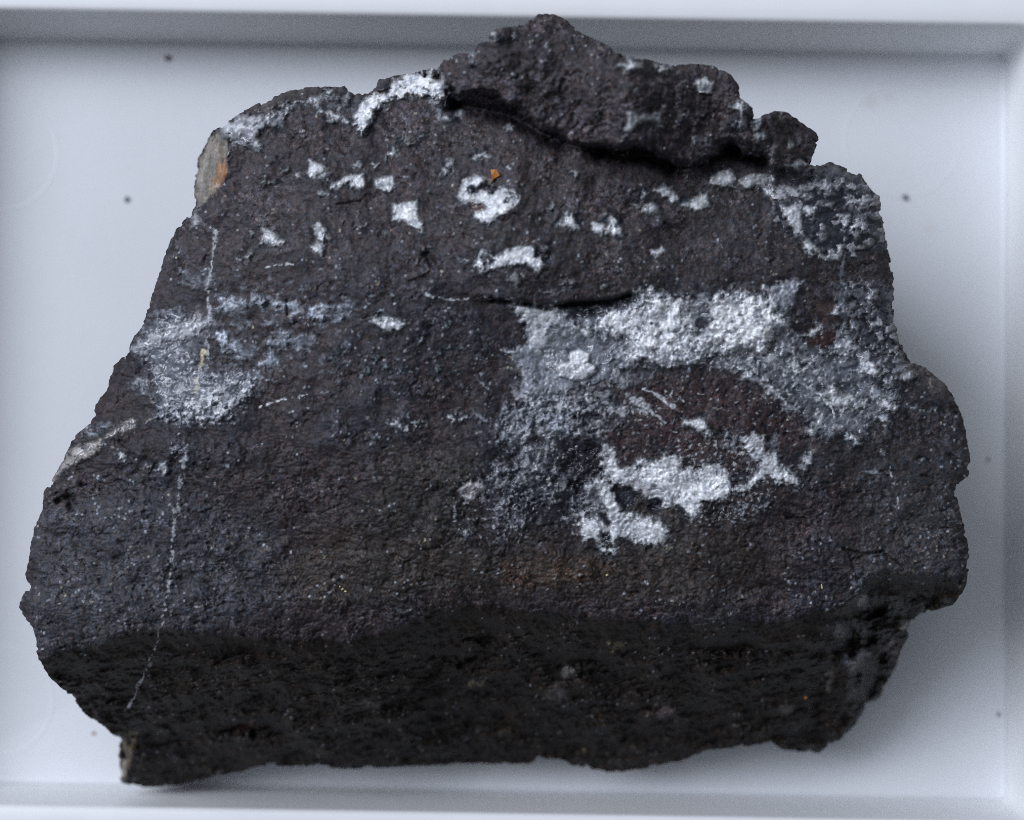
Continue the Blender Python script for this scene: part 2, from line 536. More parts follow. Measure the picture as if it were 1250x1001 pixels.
# tan weathered side at the back left
TANL = [(276,150),(278,172),(277,200),(272,218),(262,236),(250,248),(238,262),(200,262),(200,140)]
sT = coarse(lambda a, b: sdf(TANL, a, b), 3) + 1.0 * nA
Z -= 0.026 * np.maximum(sT, 0) - .03 * sstep(0, 4, sT) * fbm(U / 5, V / 26, 3, 831)
# thin tan face at the front left foot
sT2 = coarse(lambda a, b: sdf([(140,896),(156,903),(160,920),(152,958),(140,960)], a, b), 3)
Z -= 0.02 * np.maximum(sT2, 0)
# round the rim of the silhouette off
rim = np.exp(-np.maximum(SD, 0) / 6.0)
Z -= 0.10 * rim * (1 - front)
# undulation, chips, lineation, grain
back = 1 - sstep(150, 330, V)
lin = fbm((U + V * 0.35) / 42, (V - U * 0.30) / 6.5, 3, 81)
low = sstep(470, 620, V)
ffade = 1 - .8 * sstep(0, 12, dep)
fold = fbm((U + V * .6) / 260, (V - U * .38) / 85, 3, 821)
Z += ffade * low * .075 * fold
Z += ffade * (0.055 * nD + 0.022 * nC + 0.020 * back * nC + 0.0045 * nA + 0.007 * lin * (0.35 + 0.65 * low))
lump = (0.5 - W3[0]) * (0.018 + 0.06 * back * sstep(-20, 10, sS))
Z += lump * (1 - front) * .8 + front * 0.02 * (0.5 - W3[0])
tiltx = (RND[W1[2], 2] - .5); tilty = (RND[W1[2], 3] - .5)
Z += ffade * (0.35 + 1.0 * sstep(-.3, .5, fbm(U / 55, V / 40, 3, 711))) * (0.010 * (tiltx * W1[3] + tilty * W1[4]) + 0.0030 * nF)
tt = (fbm((U + V * .5) / 120, (V - U * .32) / 40, 3, 311) + .08 * nA) * 5
saw = tt - np.floor(tt)
Z += ffade * .016 * (saw - sstep(.86, 1.0, saw)) * (.25 + .75 * low)
WP = worley(U / 15 + .4 * nA, V / 11 + .4 * nB, 317)
pit = (RND[WP[2], 0] > .86) * (1 - sstep(.10, .42, WP[0]))
Z -= ffade * .022 * pit * sstep(0, .5, nC + .3)
chip = sstep(.35, .75, fbm(U / 22, V / 9, 3, 91)) * low
Z -= 0.02 * chip * (1 - .5 * front)
sC = sdf([(1034,673),(1062,678),(1080,676),(1092,686),(1106,698),(1080,702),(1062,698),(1046,712)], U + nA, V + nB)
Z -= .03 * sstep(-1, 2, sC) * (1 - front)
# fine cracks
for pts, w, dd in (([(1030,670),(1048,675),(1062,676),(1078,674),(1092,684),(1104,694)], 1.4, .07), ([(960,632),(985,633)], 1.6, .05), ([(1075,575),(1085,582)], 1.6, .06), ([(1122,558),(1135,562)], 1.6, .05), ([(1125,581),(1140,584)], 1.6, .05),
                   ([(500,345),(525,333)], 2, .03), ([(350,366),(351,385)], 1.3, .05), ([(412,250),(440,246)], 1.5, .03), ([(812,273),(822,281)], 2, .04),
                   ([(1160,556),(1168,562)], 3, .08), ([(72,612),(84,608),(88,618)], 5, .10), ([(100,592),(112,600)], 3, .05), ([(520,310),(530,325)], 4, .05), ([(185,578),(190,566)], 2.5, .04)):
    d = line_dist(pts, U + 1.2 * nA, V + 1.2 * nB)
    Z -= dd * np.exp(-(d / w) ** 2)
ZR = Z.copy()

# ------------------------------------------------------------------ the rock's colours and its minerals
C3 = lambda r, g, b: np.array([r, g, b], np.float32)
col = np.empty(U.shape + (3,), np.float32)
tmix = sstep(-.5, .5, nD + .4 * nC)[..., None]
col[:] = C3(.0380, .0302, .0340) * (1 - tmix) + C3(.0300, .0278, .0350) * tmix


def blend(poly, c, amt, softpx, warp=6.0):
    m = coarse(lambda a, b: sdf(poly, a, b), 4) + warp * nC * 2 + warp * .5 * nA
    m = sstep(-softpx, softpx, m) * amt
    col[:] = col * (1 - m[..., None]) + np.asarray(c, np.float32) * m[..., None]


blend([(380,640),(560,650),(720,672),(900,650),(960,690),(900,740),(700,735),(520,735),(400,745),(330,700)], C3(.038, .031, .026), .75, 25)
blend([(620,690),(680,676),(740,680),(750,700),(680,715),(630,715)], C3(.060, .034, .024), .6, 12)
blend([(470,560),(560,545),(600,600),(560,650),(430,640)], C3(.038, .035, .031), .7, 25)
blend([(640,580),(900,600),(960,640),(900,700),(640,690)], C3(.036, .031, .030), .6, 25)
blend([(740,465),(900,462),(960,500),(985,540),(900,560),(800,545),(730,560),(710,500)], C3(.045, .031, .032), .75, 14)
blend([(40,620),(180,600),(330,640),(330,740),(180,760),(50,790)], C3(.050, .050, .057), .6, 30)
blend([(1050,560),(1180,560),(1185,700),(1060,690)], C3(.054, .054, .060), .6, 20)
blend([(560,150),(720,175),(900,220),(900,340),(640,340),(560,260)], C3(.044, .040, .041), .5, 25)
bk = ((1 - sstep(230, 470, V + 60 * nD)) * .75)[..., None]
col = col * (1 - bk) + C3(.057, .0480, .0535) * bk  # base colour paler towards the back
blend([(860,180),(1090,180),(1095,440),(1180,520),(1180,690),(1060,690),(1000,560),(1000,440),(900,340)], C3(.050, .046, .051), .55, 30)
blend([(40,620),(180,590),(330,640),(340,740),(180,770),(50,800)], C3(.050, .049, .058), .85, 30)
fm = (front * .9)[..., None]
ff = C3(.0105, .0076, .0060) * (1 + .35 * nC[..., None])  # brown of the face, darkened further to carry its shade
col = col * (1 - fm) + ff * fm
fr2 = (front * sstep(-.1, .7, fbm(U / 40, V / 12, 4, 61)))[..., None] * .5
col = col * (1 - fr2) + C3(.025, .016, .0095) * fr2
col *= 1.02
# grain: every small crystal a little different
rough_zone = .62 + .65 * sstep(-.25, .45, fbm(U / 60, V / 45, 3, 331))
gr = np.exp(rough_zone * (0.55 * (RND[W1[2], 2] - .5) * 2 + .34 * nG + .30 * wn) + .12 * nA + .16 * nC)
col *= gr[..., None]
chroma = (RND[W1[2], 1] - .5) + .5 * rng.standard_normal(U.shape).astype(np.float32) * .5
col *= np.stack([1 + .22 * chroma, 1 - .02 * chroma, 1 - .20 * chroma], -1)
dark = sstep(.55, .9, nG + .3 * nA)
col *= (1 - .55 * dark)[..., None]
alpha = np.full(U.shape, .15, np.float32)
# scattered pale grains, part of their glint painted in as brighter colour
rg = RND[(W1[2] * 7 + 3) & 4095, 0]
dens = .026 + .036 * sstep(0, .6, nC) + .02 * np.exp(-(((U - 520) / 70) ** 2 + ((V - 430) / 45) ** 2)) * 2 + .012 * np.exp(-(((U - 1120) / 60) ** 2 + ((V - 630) / 70) ** 2)) * 2 \
    + .02 * np.exp(-(((U - 180) / 110) ** 2 + ((V - 660) / 70) ** 2))
dens = dens * (.25 + 1.5 * sstep(-.15, .5, nC + .6 * nD))
sp = (rg < dens) & (W1[0] < .38)
pale = sp.astype(np.float32) * (.35 + .65 * RND[W1[2], 3]) * (1 - .55 * front)
pt = np.where((RND[W1[2], 1] > .8)[..., None], C3(.29, .26, .20), C3(.30, .32, .36))
col = col * (1 - pale[..., None]) + pt * pale[..., None]
alpha = np.maximum(alpha, pale * .7)

nM = fbm(U / 15, V / 12, 4, 501, .6)
nH = fbm(U / 11, V / 8, 3, 511, .55)
nV = fbm(U / 16, V / 16, 3, 521)
pid = np.zeros(U.shape, np.int32)
PARTS = {}                                            # id -> (name, label)


def window(P, mg):
    P = np.asarray(P, float)
    j0 = max(0, int((P[:, 0].min() - mg - us[0]) / STEP)); j1 = min(NX, int((P[:, 0].max() + mg - us[0]) / STEP) + 1)
    i0 = max(0, int((P[:, 1].min() - mg - vs_[0]) / STEP)); i1 = min(NY, int((P[:, 1].max() + mg - vs_[0]) / STEP) + 1)
    return slice(i0, i1), slice(j0, j1)


WHITE = C3(.73, .745, .775); PALE = C3(.45, .46, .49); GREY = C3(.17, .18, .205); SLATE = C3(.115, .125, .15); PINKW = C3(.36, .33, .32)


def patch(poly, tone=WHITE, warp=2.5, soft=1.6, speck=0.0, amt=1.0, lift=0.012, name=None, label=None, org=None, var=.3, cells=True, hard=False, rim_dark=.85, dirty=1.0, grow=0.0):
    """a mineral patch: polygon in photo pixels (or 5x tile pixels from org)"""
    P = np.asarray(poly, float)
    if org: P = np.asarray(org, float) + P / 5.0
    sl = window(P, 12)
    u, v = U[sl], V[sl]
    s = sdf(P, u + warp * nA[sl], v + warp * nB[sl]) + grow
    fr = np.clip(warp - 1.2, 0, 2.2) * (0 if hard else 1)
    s = s + .35 * nF[sl] + fr * (1.5 * nA[sl] + .75 * nG[sl] + .15 * wn[sl])
    m = sstep(-soft - .8, soft + .8, s) * amt
    if speck > 0:
        f = .8 * nG[sl] + .5 * nA[sl] + .25 * (RND[W1[2][sl], 2] - .5) + .05 * wn[sl]
        m = m * sstep(-.45 + speck, .05 + speck, f + .25 * sstep(0, 14, s))
    t = np.asarray(tone, np.float32)
    if cells:
        g = np.exp(var * (1.1 * (LM1[sl] - .68) + .6 * (LM2[sl] - .68) + .6 * nC[sl] + .5 * nA[sl] + .30 * nG[sl] + .18 * wn[sl] + .35 * (RND[W1[2][sl], 3] - .5)))
    else:
        g = np.exp(var * (.5 * nC[sl] + .5 * nA[sl] + .35 * nG[sl] + .2 * wn[sl]))
    if not hard and cells and t.mean() > .12:
        g = g * (.62 + .46 * sstep(-1, 9, s + 2.5 * nA[sl]))
        sat = sstep(.42, .66, .85 * nG[sl] + .45 * nA[sl] + .055 * np.minimum(s, 0)) * sstep(-13, -2, s) * (1 - m) * amt * .75
        col[sl] = col[sl] * (1 - sat[..., None]) + (t * .62) * g[..., None] * sat[..., None]
        Z[sl] += .006 * sat
    c2 = None
    if cells and t.mean() > .12:
        c2 = (dirty * .70 * sstep(.05, .55, nM[sl]))[..., None]
        pitm = sstep(.55, .8, nH[sl]) * .85 * dirty
    if rim_dark and fr > 0 and not hard and t.mean() > .12:
        ring = np.exp(-((s + 1.0) / 5.0) ** 2) * sstep(.56, .76, RND[W2[2][sl], 1] + .25 * nG[sl] + .15 * nA[sl]) * rim_dark * amt
        col[sl] = col[sl] * (1 - ring[..., None]) + C3(.012, .014, .022) * ring[..., None]
        m = m * (1 - .8 * ring)
    g = np.clip(g, .3, 1.3)
    c = t * g[..., None]
    if c2 is not None:
        c = c * (1 - c2) + c2 * (t * C3(.34, .37, .43)) * (g[..., None] ** .6)
        c = c * (1 - pitm[..., None]) + C3(.02, .023, .034) * pitm[..., None]
    col[sl] = col[sl] * (1 - m[..., None]) + c * m[..., None]
    alpha[sl] = alpha[sl] * (1 - m) + m * (.35 + .6 * RND[W2[2][sl], 3])
    if lift:
        tl = ((RND[W2[2][sl], 0] - .5) * W2[3][sl] + (RND[W2[2][sl], 1] - .5) * W2[4][sl])
        Z[sl] += m * (lift + ((.011 * LM1[sl] + .006 * LM2[sl] + .008 * tl) if cells and lift > 0 else .004 * tl))
    if name:
        k = len(PARTS) + 1
        PARTS[k] = (name, label)
        pid[sl] = np.where((s > -.5) & (SD[sl] > 2), k, pid[sl])
    return s


def dot(x, y, rx, ry, org=None, **kw):
    a = np.linspace(0, 2 * np.pi, 11)[:-1] + x
    r = 1 + .18 * np.sin(a * 3 + y)
    return patch(np.c_[x + rx * r * np.cos(a), y + ry * r * np.sin(a)], org=org, **kw)


def streak(pts, w, tone=PALE, org=None, broken=0.0, amt=1.0, tinge=.25):
    P = np.asarray(pts, float)
    if org: P = np.asarray(org, float) + P / 5.0
    sl = window(P, w * 3 + 4)
    d = line_dist(P, U[sl] + 2.0 * nA[sl], V[sl] + 1.2 * nB[sl])
    wv = w * np.clip(.62 + .95 * nV[sl], .3, 1.7)
    m = (1 - sstep(wv * .4, wv, d + .4 * nF[sl])) * amt
    if broken: m = m * sstep(-.1 + broken, .3 + broken, nG[sl] + .8 * fbm(U[sl] / 14, V[sl] / 14, 2, 47))
    c = np.asarray(tone, np.float32) * np.exp(tinge * (nG[sl] + .6 * wn[sl]))[..., None]
    col[sl] = col[sl] * (1 - m[..., None]) + c * m[..., None]
    alpha[sl] = alpha[sl] * (1 - m) + .4 * m


def plates(poly, sx, sy, seed, tones, amt, warp=5, soft=5, gap=.09, lift=.014):
    P = np.asarray(poly, float); sl = window(P, 14)
    u, v = U[sl], V[sl]
    m = sstep(-soft, soft, sdf(P, u + warp * nA[sl], v + warp * nB[sl]) + 5 * nC[sl] + 2.5 * nG[sl]) * amt
    W = worley(u / sx + .2 * nA[sl] + .5 * nC[sl], v / sy + .2 * nB[sl], seed)
    r = RND[(W[2] * 3 + 11) & 4095, 1]
    c = np.zeros(u.shape + (3,), np.float32); lf = np.zeros(u.shape, np.float32); p0 = 0; k = 0
    for p, tn, lv in tones:
        q = (r >= p0) & (r < p0 + p); p0 += p
        c[q] = tn; lf[q] = lv
    tl = (RND[W[2], 0] - .5) * W[3] + (RND[W[2], 3] - .5) * W[4]
    e = 1 - sstep(gap * .3, gap * 1.6, W[1] - W[0] + .08 * nG[sl])
    c = c * np.exp(.22 * nG[sl] + .30 * nA[sl] + .10 * wn[sl])[..., None]
    e = e * .55
    c = c * (1 - e[..., None]) + C3(.02, .023, .033) * e[..., None]
    col[sl] = col[sl] * (1 - m[..., None]) + c * m[..., None]
    alpha[sl] = alpha[sl] * (1 - m) + m * (.3 + .5 * RND[W[2], 2])
    Z[sl] += m * (lf * lift * (1 - e) - .010 * e + .016 * tl)


DK = C3(.017, .02, .03)


T1, T2, T3, T4 = (600, 330), (850, 330), (540, 500), (790, 500)
T5, T6, T7, T8 = (130, 320), (60, 460), (350, 330), (960, 400)
A1, A2, A3, A4, A5, A6, A7 = (230, 80), (480, 150), (730, 60), (860, 180), (300, 180), (660, 180), (430, 10)
MP = "mineral_patch"

# --- the large white quartz field right of the middle
patch([(850,446),(862,438),(886,434),(934,432),(946,410),(962,402),(975,408),(985,416),(1000,424),(1012,424),(1030,405),(1050,420),(1075,440),(1098,428),(1108,444),(1116,460),(1100,466),(1096,490),(1090,500),
       (1085,518),(1065,515),(1050,545),(1030,532),(1010,535),(990,528),(985,510),(970,500),(958,485),(940,470),(925,460),(905,455),(880,452)], GREY, 4, 3, .0, .9, .01, "quartz_vein", "grey blue quartz at the right end of the white field", var=.6)
patch([(620,368),(640,369),(660,374),(682,376),(700,374),(735,372),(770,360),(782,355),(792,351),(816,362),(830,366),(862,360),(890,354),(938,360),(944,346),(962,341),(984,343),(972,356),(970,374),(962,378),(964,392),(964,404),(946,410),(934,432),
       (902,428),(886,434),(862,438),(850,448),(810,447),(780,448),(762,452),(752,470),(736,466),(720,470),(706,476),(668,488),(648,486),(636,468),(638,450),(614,430),(616,426),(638,424),(644,406),(640,392),(624,376)],
      C3(.30, .315, .35), 3, 2, 0, 1, .012, "quartz_vein", "large white and grey quartz field", var=.45)
patch([(722,400),(740,380),(775,372),(784,356),(794,352),(816,366),(832,372),(858,362),(892,358),(936,362),(956,380),(958,402),(944,410),(930,430),(900,424),(868,432),(820,444),(786,446),(764,440),(740,436),(752,424),(760,412)], WHITE * 1.0, 9, 9, -.35, 1, .02, var=.4, dirty=.5)
patch([(862,364),(900,358),(936,366),(960,392),(944,410),(930,428),(890,420),(866,410)], WHITE * 1.18, 5, 6, -.4, 1, .012, var=.2, dirty=.15)
patch([(790,352),(814,366),(830,380),(832,420),(800,442),(770,440),(780,410),(790,380)], WHITE * 1.1, 6, 7, -.3, .9, .012, var=.25, dirty=.3)
# milky and glassy areas inside the field
def mottle(poly, tone, amt, sx, sy, seed, lo, hi, warp=6, soft=5, lift=0.0):
    P = np.asarray(poly, float); sl = window(P, 14)
    u, v = U[sl], V[sl]
    m = sstep(-soft, soft, sdf(P, u + warp * nA[sl], v + warp * nB[sl]))
    f = fbm(u / sx + .3 * nC[sl], v / sy + .3 * nA[sl], 4, seed, .52) + .04 * wn[sl]
    m = m * sstep(lo, hi, f) * amt
    c = np.asarray(tone, np.float32) * np.exp(.30 * (LM1[sl] - .68) + .25 * (LM2[sl] - .68) + .18 * nG[sl] + .10 * wn[sl])[..., None]
    col[sl] = col[sl] * (1 - m[..., None]) + c * m[..., None]
    Z[sl] += lift * m
FIELD = [(640,372),(700,378),(790,354),(830,368),(940,350),(980,345),(962,404),(934,430),(886,432),(860,440),(800,446),(750,450),(700,474),(650,484),(640,440)]
mottle(FIELD, GREY * 1.35, .75, 30, 20, 201, .05, .5)
mottle([(660,388),(700,384),(720,400),(760,430),(750,452),(700,474),(650,484),(650,430)], GREY * 1.1, .8, 34, 22, 203, -.35, .25)
mottle(FIELD, GREY * .85, .75, 13, 9, 205, .34, .7, lift=-.02)
mottle([(770,360),(790,354),(830,368),(860,362),(940,352),(962,400),(934,430),(886,430),(800,444),(770,430)], WHITE * 1.12, .9, 24, 17, 209, -.25, .3, lift=.015)
mottle([(770,370),(940,360),(950,400),(930,426),(800,440)], GREY * 1.1, .7, 10, 8, 210, .42, .75, lift=-.02)
mottle([(640,430),(672,420),(690,440),(668,486),(645,484)], SLATE, .7, 10, 8, 211, .0, .5)
mottle([(690,372),(770,362),(800,362),(790,378),(740,384),(700,388)], C3(.03,.035,.05), .9, 7, 5, 215, -.05, .35, lift=-.02)
mottle([(850,352),(940,350),(935,362),(860,370)], C3(.05,.055,.07), .8, 7, 5, 217, .05, .5, lift=-.01)
RIGHTF = [(850,440),(934,434),(962,404),(1005,424),(1040,420),(1095,430),(1100,470),(1085,515),(1045,540),(990,525),(940,470)]
mottle(RIGHTF, WHITE * .6, .8, 18, 12, 221, .15, .6, lift=.012)
mottle(RIGHTF, C3(.045,.055,.075), .8, 20, 13, 223, .2, .55, lift=-.02)
mottle(RIGHTF, WHITE * .75, .8, 7, 6, 224, .5, .8, lift=.012)
patch([(626,374),(648,372),(676,378),(684,390),(674,402),(668,420),(660,432),(645,428),(648,408),(642,390)], PALE * 1.2, 2, 4, -.5, .95, .02, var=.18, cells=False)
patch([(632,374),(672,378),(680,386),(664,396),(650,392)], WHITE * .95, 2, 6, -.5, .8, .0, var=.15, cells=False)
patch([(672,392),(690,388),(712,404),(740,424),(756,446),(744,450),(724,438),(712,430),(694,424),(676,432),(668,420)], GREY * 1.15, 3, 4, -.5, .85, .0, var=.25, cells=False)
patch([(730,412),(760,412),(768,424),(752,428),(736,424)], GREY * 1.2, 3, 4, -.5, .7, .0, var=.25, cells=False)
patch([(470,330),(640,370),(700,400),(560,400)], WHITE * .9, 3, 3, -.4, .9, .01, org=T1, var=.3)
patch([(400,310),(470,340),(460,400),(420,390)], PALE, 3, 3, -.3, .8, .0, org=T1)
patch([(380,600),(430,570),(480,560),(480,500),(540,480),(600,510),(590,560),(640,590),(640,620),(580,660),(500,675),(420,650)], WHITE * 1.08, 1, 1.2, 0, 1, .045, "cleavage_flake", "bright flat flake standing proud of the quartz", T1, .16, False)
patch([(180,690),(250,670),(310,720),(325,780),(250,790),(190,740)], WHITE * .85, 2, 1.5, -.1, 1, .02, MP, None, T1)
patch([(70,490),(160,480),(190,520),(90,510)], PALE * 1.2, 2, 2, -.1, .9, .01, org=T1)
streak([(80,510),(150,560),(190,620)], 1.6, C3(.42, .33, .30), T1)
patch([(740,600),(850,620),(860,690),(780,720),(720,660)], WHITE * .75, 3, 3, .0, .9, .01, org=T1)
patch([(280,620),(1000,590),(1040,620),(900,700),(600,690),(420,740),(300,760)], GREY, 5, 6, .15, .7, .0, org=T1)
for (x, y, rx, ry) in ((898,418,3,9),):
    pass
dot(858, 396, 7, 7, tone=C3(.02, .025, .035), speck=0, soft=2, lift=-.06, cells=False)
patch([(450,220),(560,190),(680,250),(620,290),(520,300),(470,310)], C3(.022, .027, .037), 5, 4, -.12, .95, -.03, org=T1)
patch([(700,200),(860,160),(860,200),(760,260)], SLATE * .5, 5, 4, .0, .9, -.02, org=T1)
for (x, y, r) in ((1050,420,30),(940,490,35),(840,430,35),(900,300,50),(1170,380,40),(1240,480,35)):
    dot(x, y, r, r * .7, org=T1, tone=GREY * 1.3, warp=3, soft=3, speck=-.2, amt=.6, lift=-.01)
for (x, y, r) in ((400,310,38),(390,440,42),(500,340,34),(200,370,26),(120,440,30),(60,480,24),(300,480,26)):
    dot(x, y, r, r * .75, org=T2, tone=GREY * 1.5, warp=3, soft=3, speck=-.2, amt=.55, lift=-.012)
patch([(440,210),(500,190),(560,250),(570,290),(520,270)], C3(.05, .06, .075), 3, 3, -.1, .85, -.02, org=T2)
patch([(836,376),(846,358),(864,352),(868,380),(866,402),(848,406)], GREY * .8, 5, 4, -.05, .9, -.02)
patch([(700,372),(765,362),(790,356),(780,368),(740,378)], C3(.03,.035,.047), 4, 4, .05, .9, -.02)
patch([(735,424),(768,418),(772,440),(800,444),(790,452),(752,450)], GREY * 1.1, 4, 5, -.2, .7, -.005)
# right part of the field
patch([(220,580),(330,610),(420,660),(500,730),(560,810),(640,880),(560,850),(480,770),(380,690),(280,650)], PALE * 1.15, 3, 3, .0, .95, .012, MP, None, T2)
patch([(550,530),(620,505),(645,560),(690,600),(645,640),(590,620)], WHITE * .85, 3, 3, -.1, .95, .012, MP, None, T2)
dot(645, 580, 30, 26, org=T2, tone=C3(.02, .025, .035), soft=2, lift=-.04, cells=False)
patch([(680,390),(740,340),(735,300),(775,340),(765,380),(720,415)], WHITE * .75, 3, 3, -.1, .95, .01, MP, None, T2)
patch([(860,380),(940,370),(975,450),(1000,500),(920,525),(760,490),(850,470)], PALE * 1.25, 4, 5, -.2, .9, .015, MP, None, T2)
patch([(1010,520),(1060,505),(1100,580),(1145,630),(1050,640),(980,600)], WHITE * .9, 3, 3, -.2, .95, .015, MP, None, T2)
patch([(210,410),(260,350),(300,350),(330,400),(420,420),(500,450),(460,510),(380,500),(300,520),(260,470)], WHITE * .82, 3, 3, -.05, .95, .015, MP, None, T8)
streak([(210,405),(290,520)], 2.4, WHITE * 1.1, T8)
patch([(500,370),(560,345),(585,420),(530,440)], WHITE * .85, 3, 2.5, .0, .95, .012, MP, None, T8)
patch([(560,460),(620,445),(690,480),(640,525),(600,510)], WHITE * .9, 3, 2, .0, 1, .012, MP, None, T8)
patch([(555,540),(620,530),(645,590),(590,592)], WHITE * .85, 3, 2, .0, 1, .012, MP, None, T8)
patch([(350,645),(430,655),(465,705),(420,718)], WHITE * .85, 2, 2, -.1, 1, .012, MP, None, T8)
patch([(640,260),(720,240),(795,300),(740,325),(680,300)], PALE * 1.2, 3, 2.5, -.1, .95, .012, MP, None, T8)
dot(145, 640, 26, 22, org=T8, tone=WHITE * .85)
dot(620, 335, 26, 20, org=T8, tone=WHITE * .8)
dot(690, 240, 40, 50, org=T8, tone=GREY * 1.2, speck=0)
patch([(540,130),(600,110),(640,180),(590,210)], PALE * .7, 3, 4, 0, .8, .01, org=T8)
for (x, y) in ((300,190),(330,270),(450,330),(390,350),(170,460),(60,460),(540,190)):
    dot(x, y, 38, 24, org=T8, tone=SLATE * .8, soft=5, warp=4, amt=.8, speck=-.1, lift=-.015)
patch([(670,430),(720,420),(760,370),(830,360),(855,420),(800,475),(740,460),(690,470)], C3(.040, .020, .020), 3, 3, -.4, .95, .01, org=T2, var=.5)
patch([(680,200),(780,190),(860,240),(860,310),(780,320),(720,240)], C3(.075, .048, .042), 4, 5, -.1, .8, .0, org=T2)
# --- speckled band up the right edge
patch([(1020,345),(1090,345),(1092,395),(1104,430),(1075,440),(1045,420),(1022,395)], SLATE * .9, 5, 5, .05, .8, .01, "speckled_patch", None, var=.7)
patch([(830,260),(870,210),(980,175),(1080,200),(1100,250),(1050,260),(990,225),(900,250),(870,280)], PALE * 1.1, 4, 4, .0, .9, .01, MP, None, T2)
patch([(1180,400),(1250,420),(1240,520),(1140,480)], PALE * .7, 4, 4, .1, .9, .01, org=T2)
for (x, y, r) in ((1080,145,22),(1040,300,24),(1130,480,30),(1160,600,24),(960,340,26),(1070,360,20),(1180,690,28)):
    dot(x, y, r, r * .8, org=T2, tone=PALE, warp=3, soft=3)
patch([(940,205),(990,196),(1045,208),(1080,245),(1085,300),(1040,305),(1010,322),(985,305),(960,280),(945,250)], SLATE * .62, 5, 5, .0, .8, .0, "speckled_patch", None, var=.8)
CT = ((.42, DK * 1.2, -1), (.26, SLATE * .5, 0), (.18, GREY, .6), (.14, PALE * .9, 1))
plates([(985,205),(1000,198),(1045,210),(1078,245),(1084,300),(1050,312),(1010,318),(985,295),(970,262)], 9, 7, 621, CT, .8)
plates([(940,235),(960,260),(985,300),(960,290),(940,262)], 6, 5, 623, CT, .6)
plates([(1030,345),(1088,345),(1090,395),(1100,425),(1075,440),(1050,400),(1030,375)], 9, 7, 625, CT, .7)
patch([(360,220),(400,212),(440,290),(460,320),(370,290)], WHITE * 0.96, 2, 2, -.2, 1, .012, MP, None, A4, dirty=.45, grow=.8)
patch([(440,245),(560,235),(700,205),(830,200),(830,245),(740,265),(640,265),(480,315),(450,285)], PALE * 1.02, 4, 3, -.05, .95, .012, MP, None, A4, dirty=.45, grow=.8)
patch([(470,370),(590,362),(590,440),(605,535),(560,520)], WHITE * 0.94, 2, 2, -.4, 1, .012, MP, None, A4, .2, dirty=.45, grow=.8)
patch([(610,550),(660,590),(740,650),(800,620),(850,600),(840,660),(790,695),(730,682),(640,630)], WHITE * 0.86, 3, 2, -.2, 1, .012, MP, None, A4, dirty=.45, grow=.8)
for (x, y, rx, ry) in ((970,330,46,32),(855,430,32,36),(955,470,42,38),(720,550,28,26),(645,385,34,26),(755,345,26,20),(880,310,20,14),(640,300,24,18),(920,530,22,16),(1030,900,26,22),(1010,580,16,14),(960,600,20,12),(900,340,22,18)):
    dot(x, y, rx, ry, org=A4, dirty=.4, grow=.8, tone=PALE * (1.5 if rx > 30 else .95), warp=3, soft=2.5, name=MP if rx > 30 else None)
patch([(480,125),(560,95),(590,70),(640,120),(620,190),(580,190),(570,130)], PALE * .8, 3, 3, -.1, .9, .01, org=A4)
patch([(640,140),(740,100),(820,120),(840,170),(760,190),(660,180)], SLATE, 4, 4, .0, .9, .01, org=A4)
streak([(860,640),(845,720),(830,800),(860,860)], 4, GREY * 1.2, A4, .0, .8)
# --- lower speckled field
patch([(614,492),(660,486),(700,482),(716,500),(712,530),(735,550),(735,575),(700,560),(680,600),(700,640),(660,600),(640,640),(615,645),(620,600),(590,600),(600,570),(640,570),(640,545),(612,550),(605,520)], GREY * .85, 6, 4, .18, .9, .005, "speckled_patch", "grey speckled mineral below the quartz field", var=.8)
patch([(660,500),(690,495),(706,510),(700,535),(680,525),(668,515)], GREY * 1.4, 5, 4, .05, .9, .01)
SPK = [(614,492),(660,486),(700,480),(740,480),(780,486),(790,500),(735,530),(735,590),(712,640),(660,600),(640,640),(615,645),(610,600),(590,610),(598,560),(640,570),(630,545),(605,520)]
plates(SPK, 16, 11, 601, ((.24, DK, -1), (.24, SLATE * .9, 0), (.24, GREY * 1.3, .6), (.20, PALE * .9, 1), (.08, WHITE * .85, 1.4)), .75)
plates([(625,470),(700,470),(760,480),(735,520),(735,590),(712,630),(660,590),(640,560)], 9, 7, 603, ((.38, SLATE, 0), (.14, DK, -1), (.28, PALE * .85, 1), (.20, WHITE * .9, 1.4)), .30)
mottle([(625,425),(660,420),(690,470),(700,520),(680,560),(650,600),(640,640),(618,640),(622,560),(640,520)], GREY * 1.5, .75, 30, 24, 232, -.35, .2)
mottle(SPK, C3(.030,.027,.033), .8, 30, 22, 230, .08, .4, lift=-.012)
mottle(SPK, C3(.016,.019,.030), .85, 18, 14, 233, .26, .5, lift=-.018)
mottle([(700,540),(735,535),(755,580),(760,600),(720,612),(690,590)], C3(.016,.018,.028), .85, 16, 12, 234, -.3, .2, lift=-.02)
mottle([(640,470),(700,478),(720,500),(735,560),(700,560),(640,545),(625,500)], PALE * 1.05, .7, 16, 12, 239, .1, .5, lift=.012)
mottle([(690,545),(735,545),(750,600),(720,640),(690,620)], C3(.016,.018,.028), .9, 14, 12, 237, -.15, .3, lift=-.02)
for P in ([(690,190),(760,150),(900,160),(960,200),(970,400),(900,430),(780,420),(700,330)], [(430,550),(560,520),(660,560),(780,620),(830,700),(700,720),(560,700),(450,660)],
          [(360,230),(480,270),(480,330),(380,340),(300,300)], [(240,400),(330,430),(320,480),(260,480)], [(600,390),(700,420),(760,470),(700,480),(640,450)]):
    patch(P, C3(.021, .022, .029), 6, 5, -.1, .92, -.02, org=T3, var=.5)
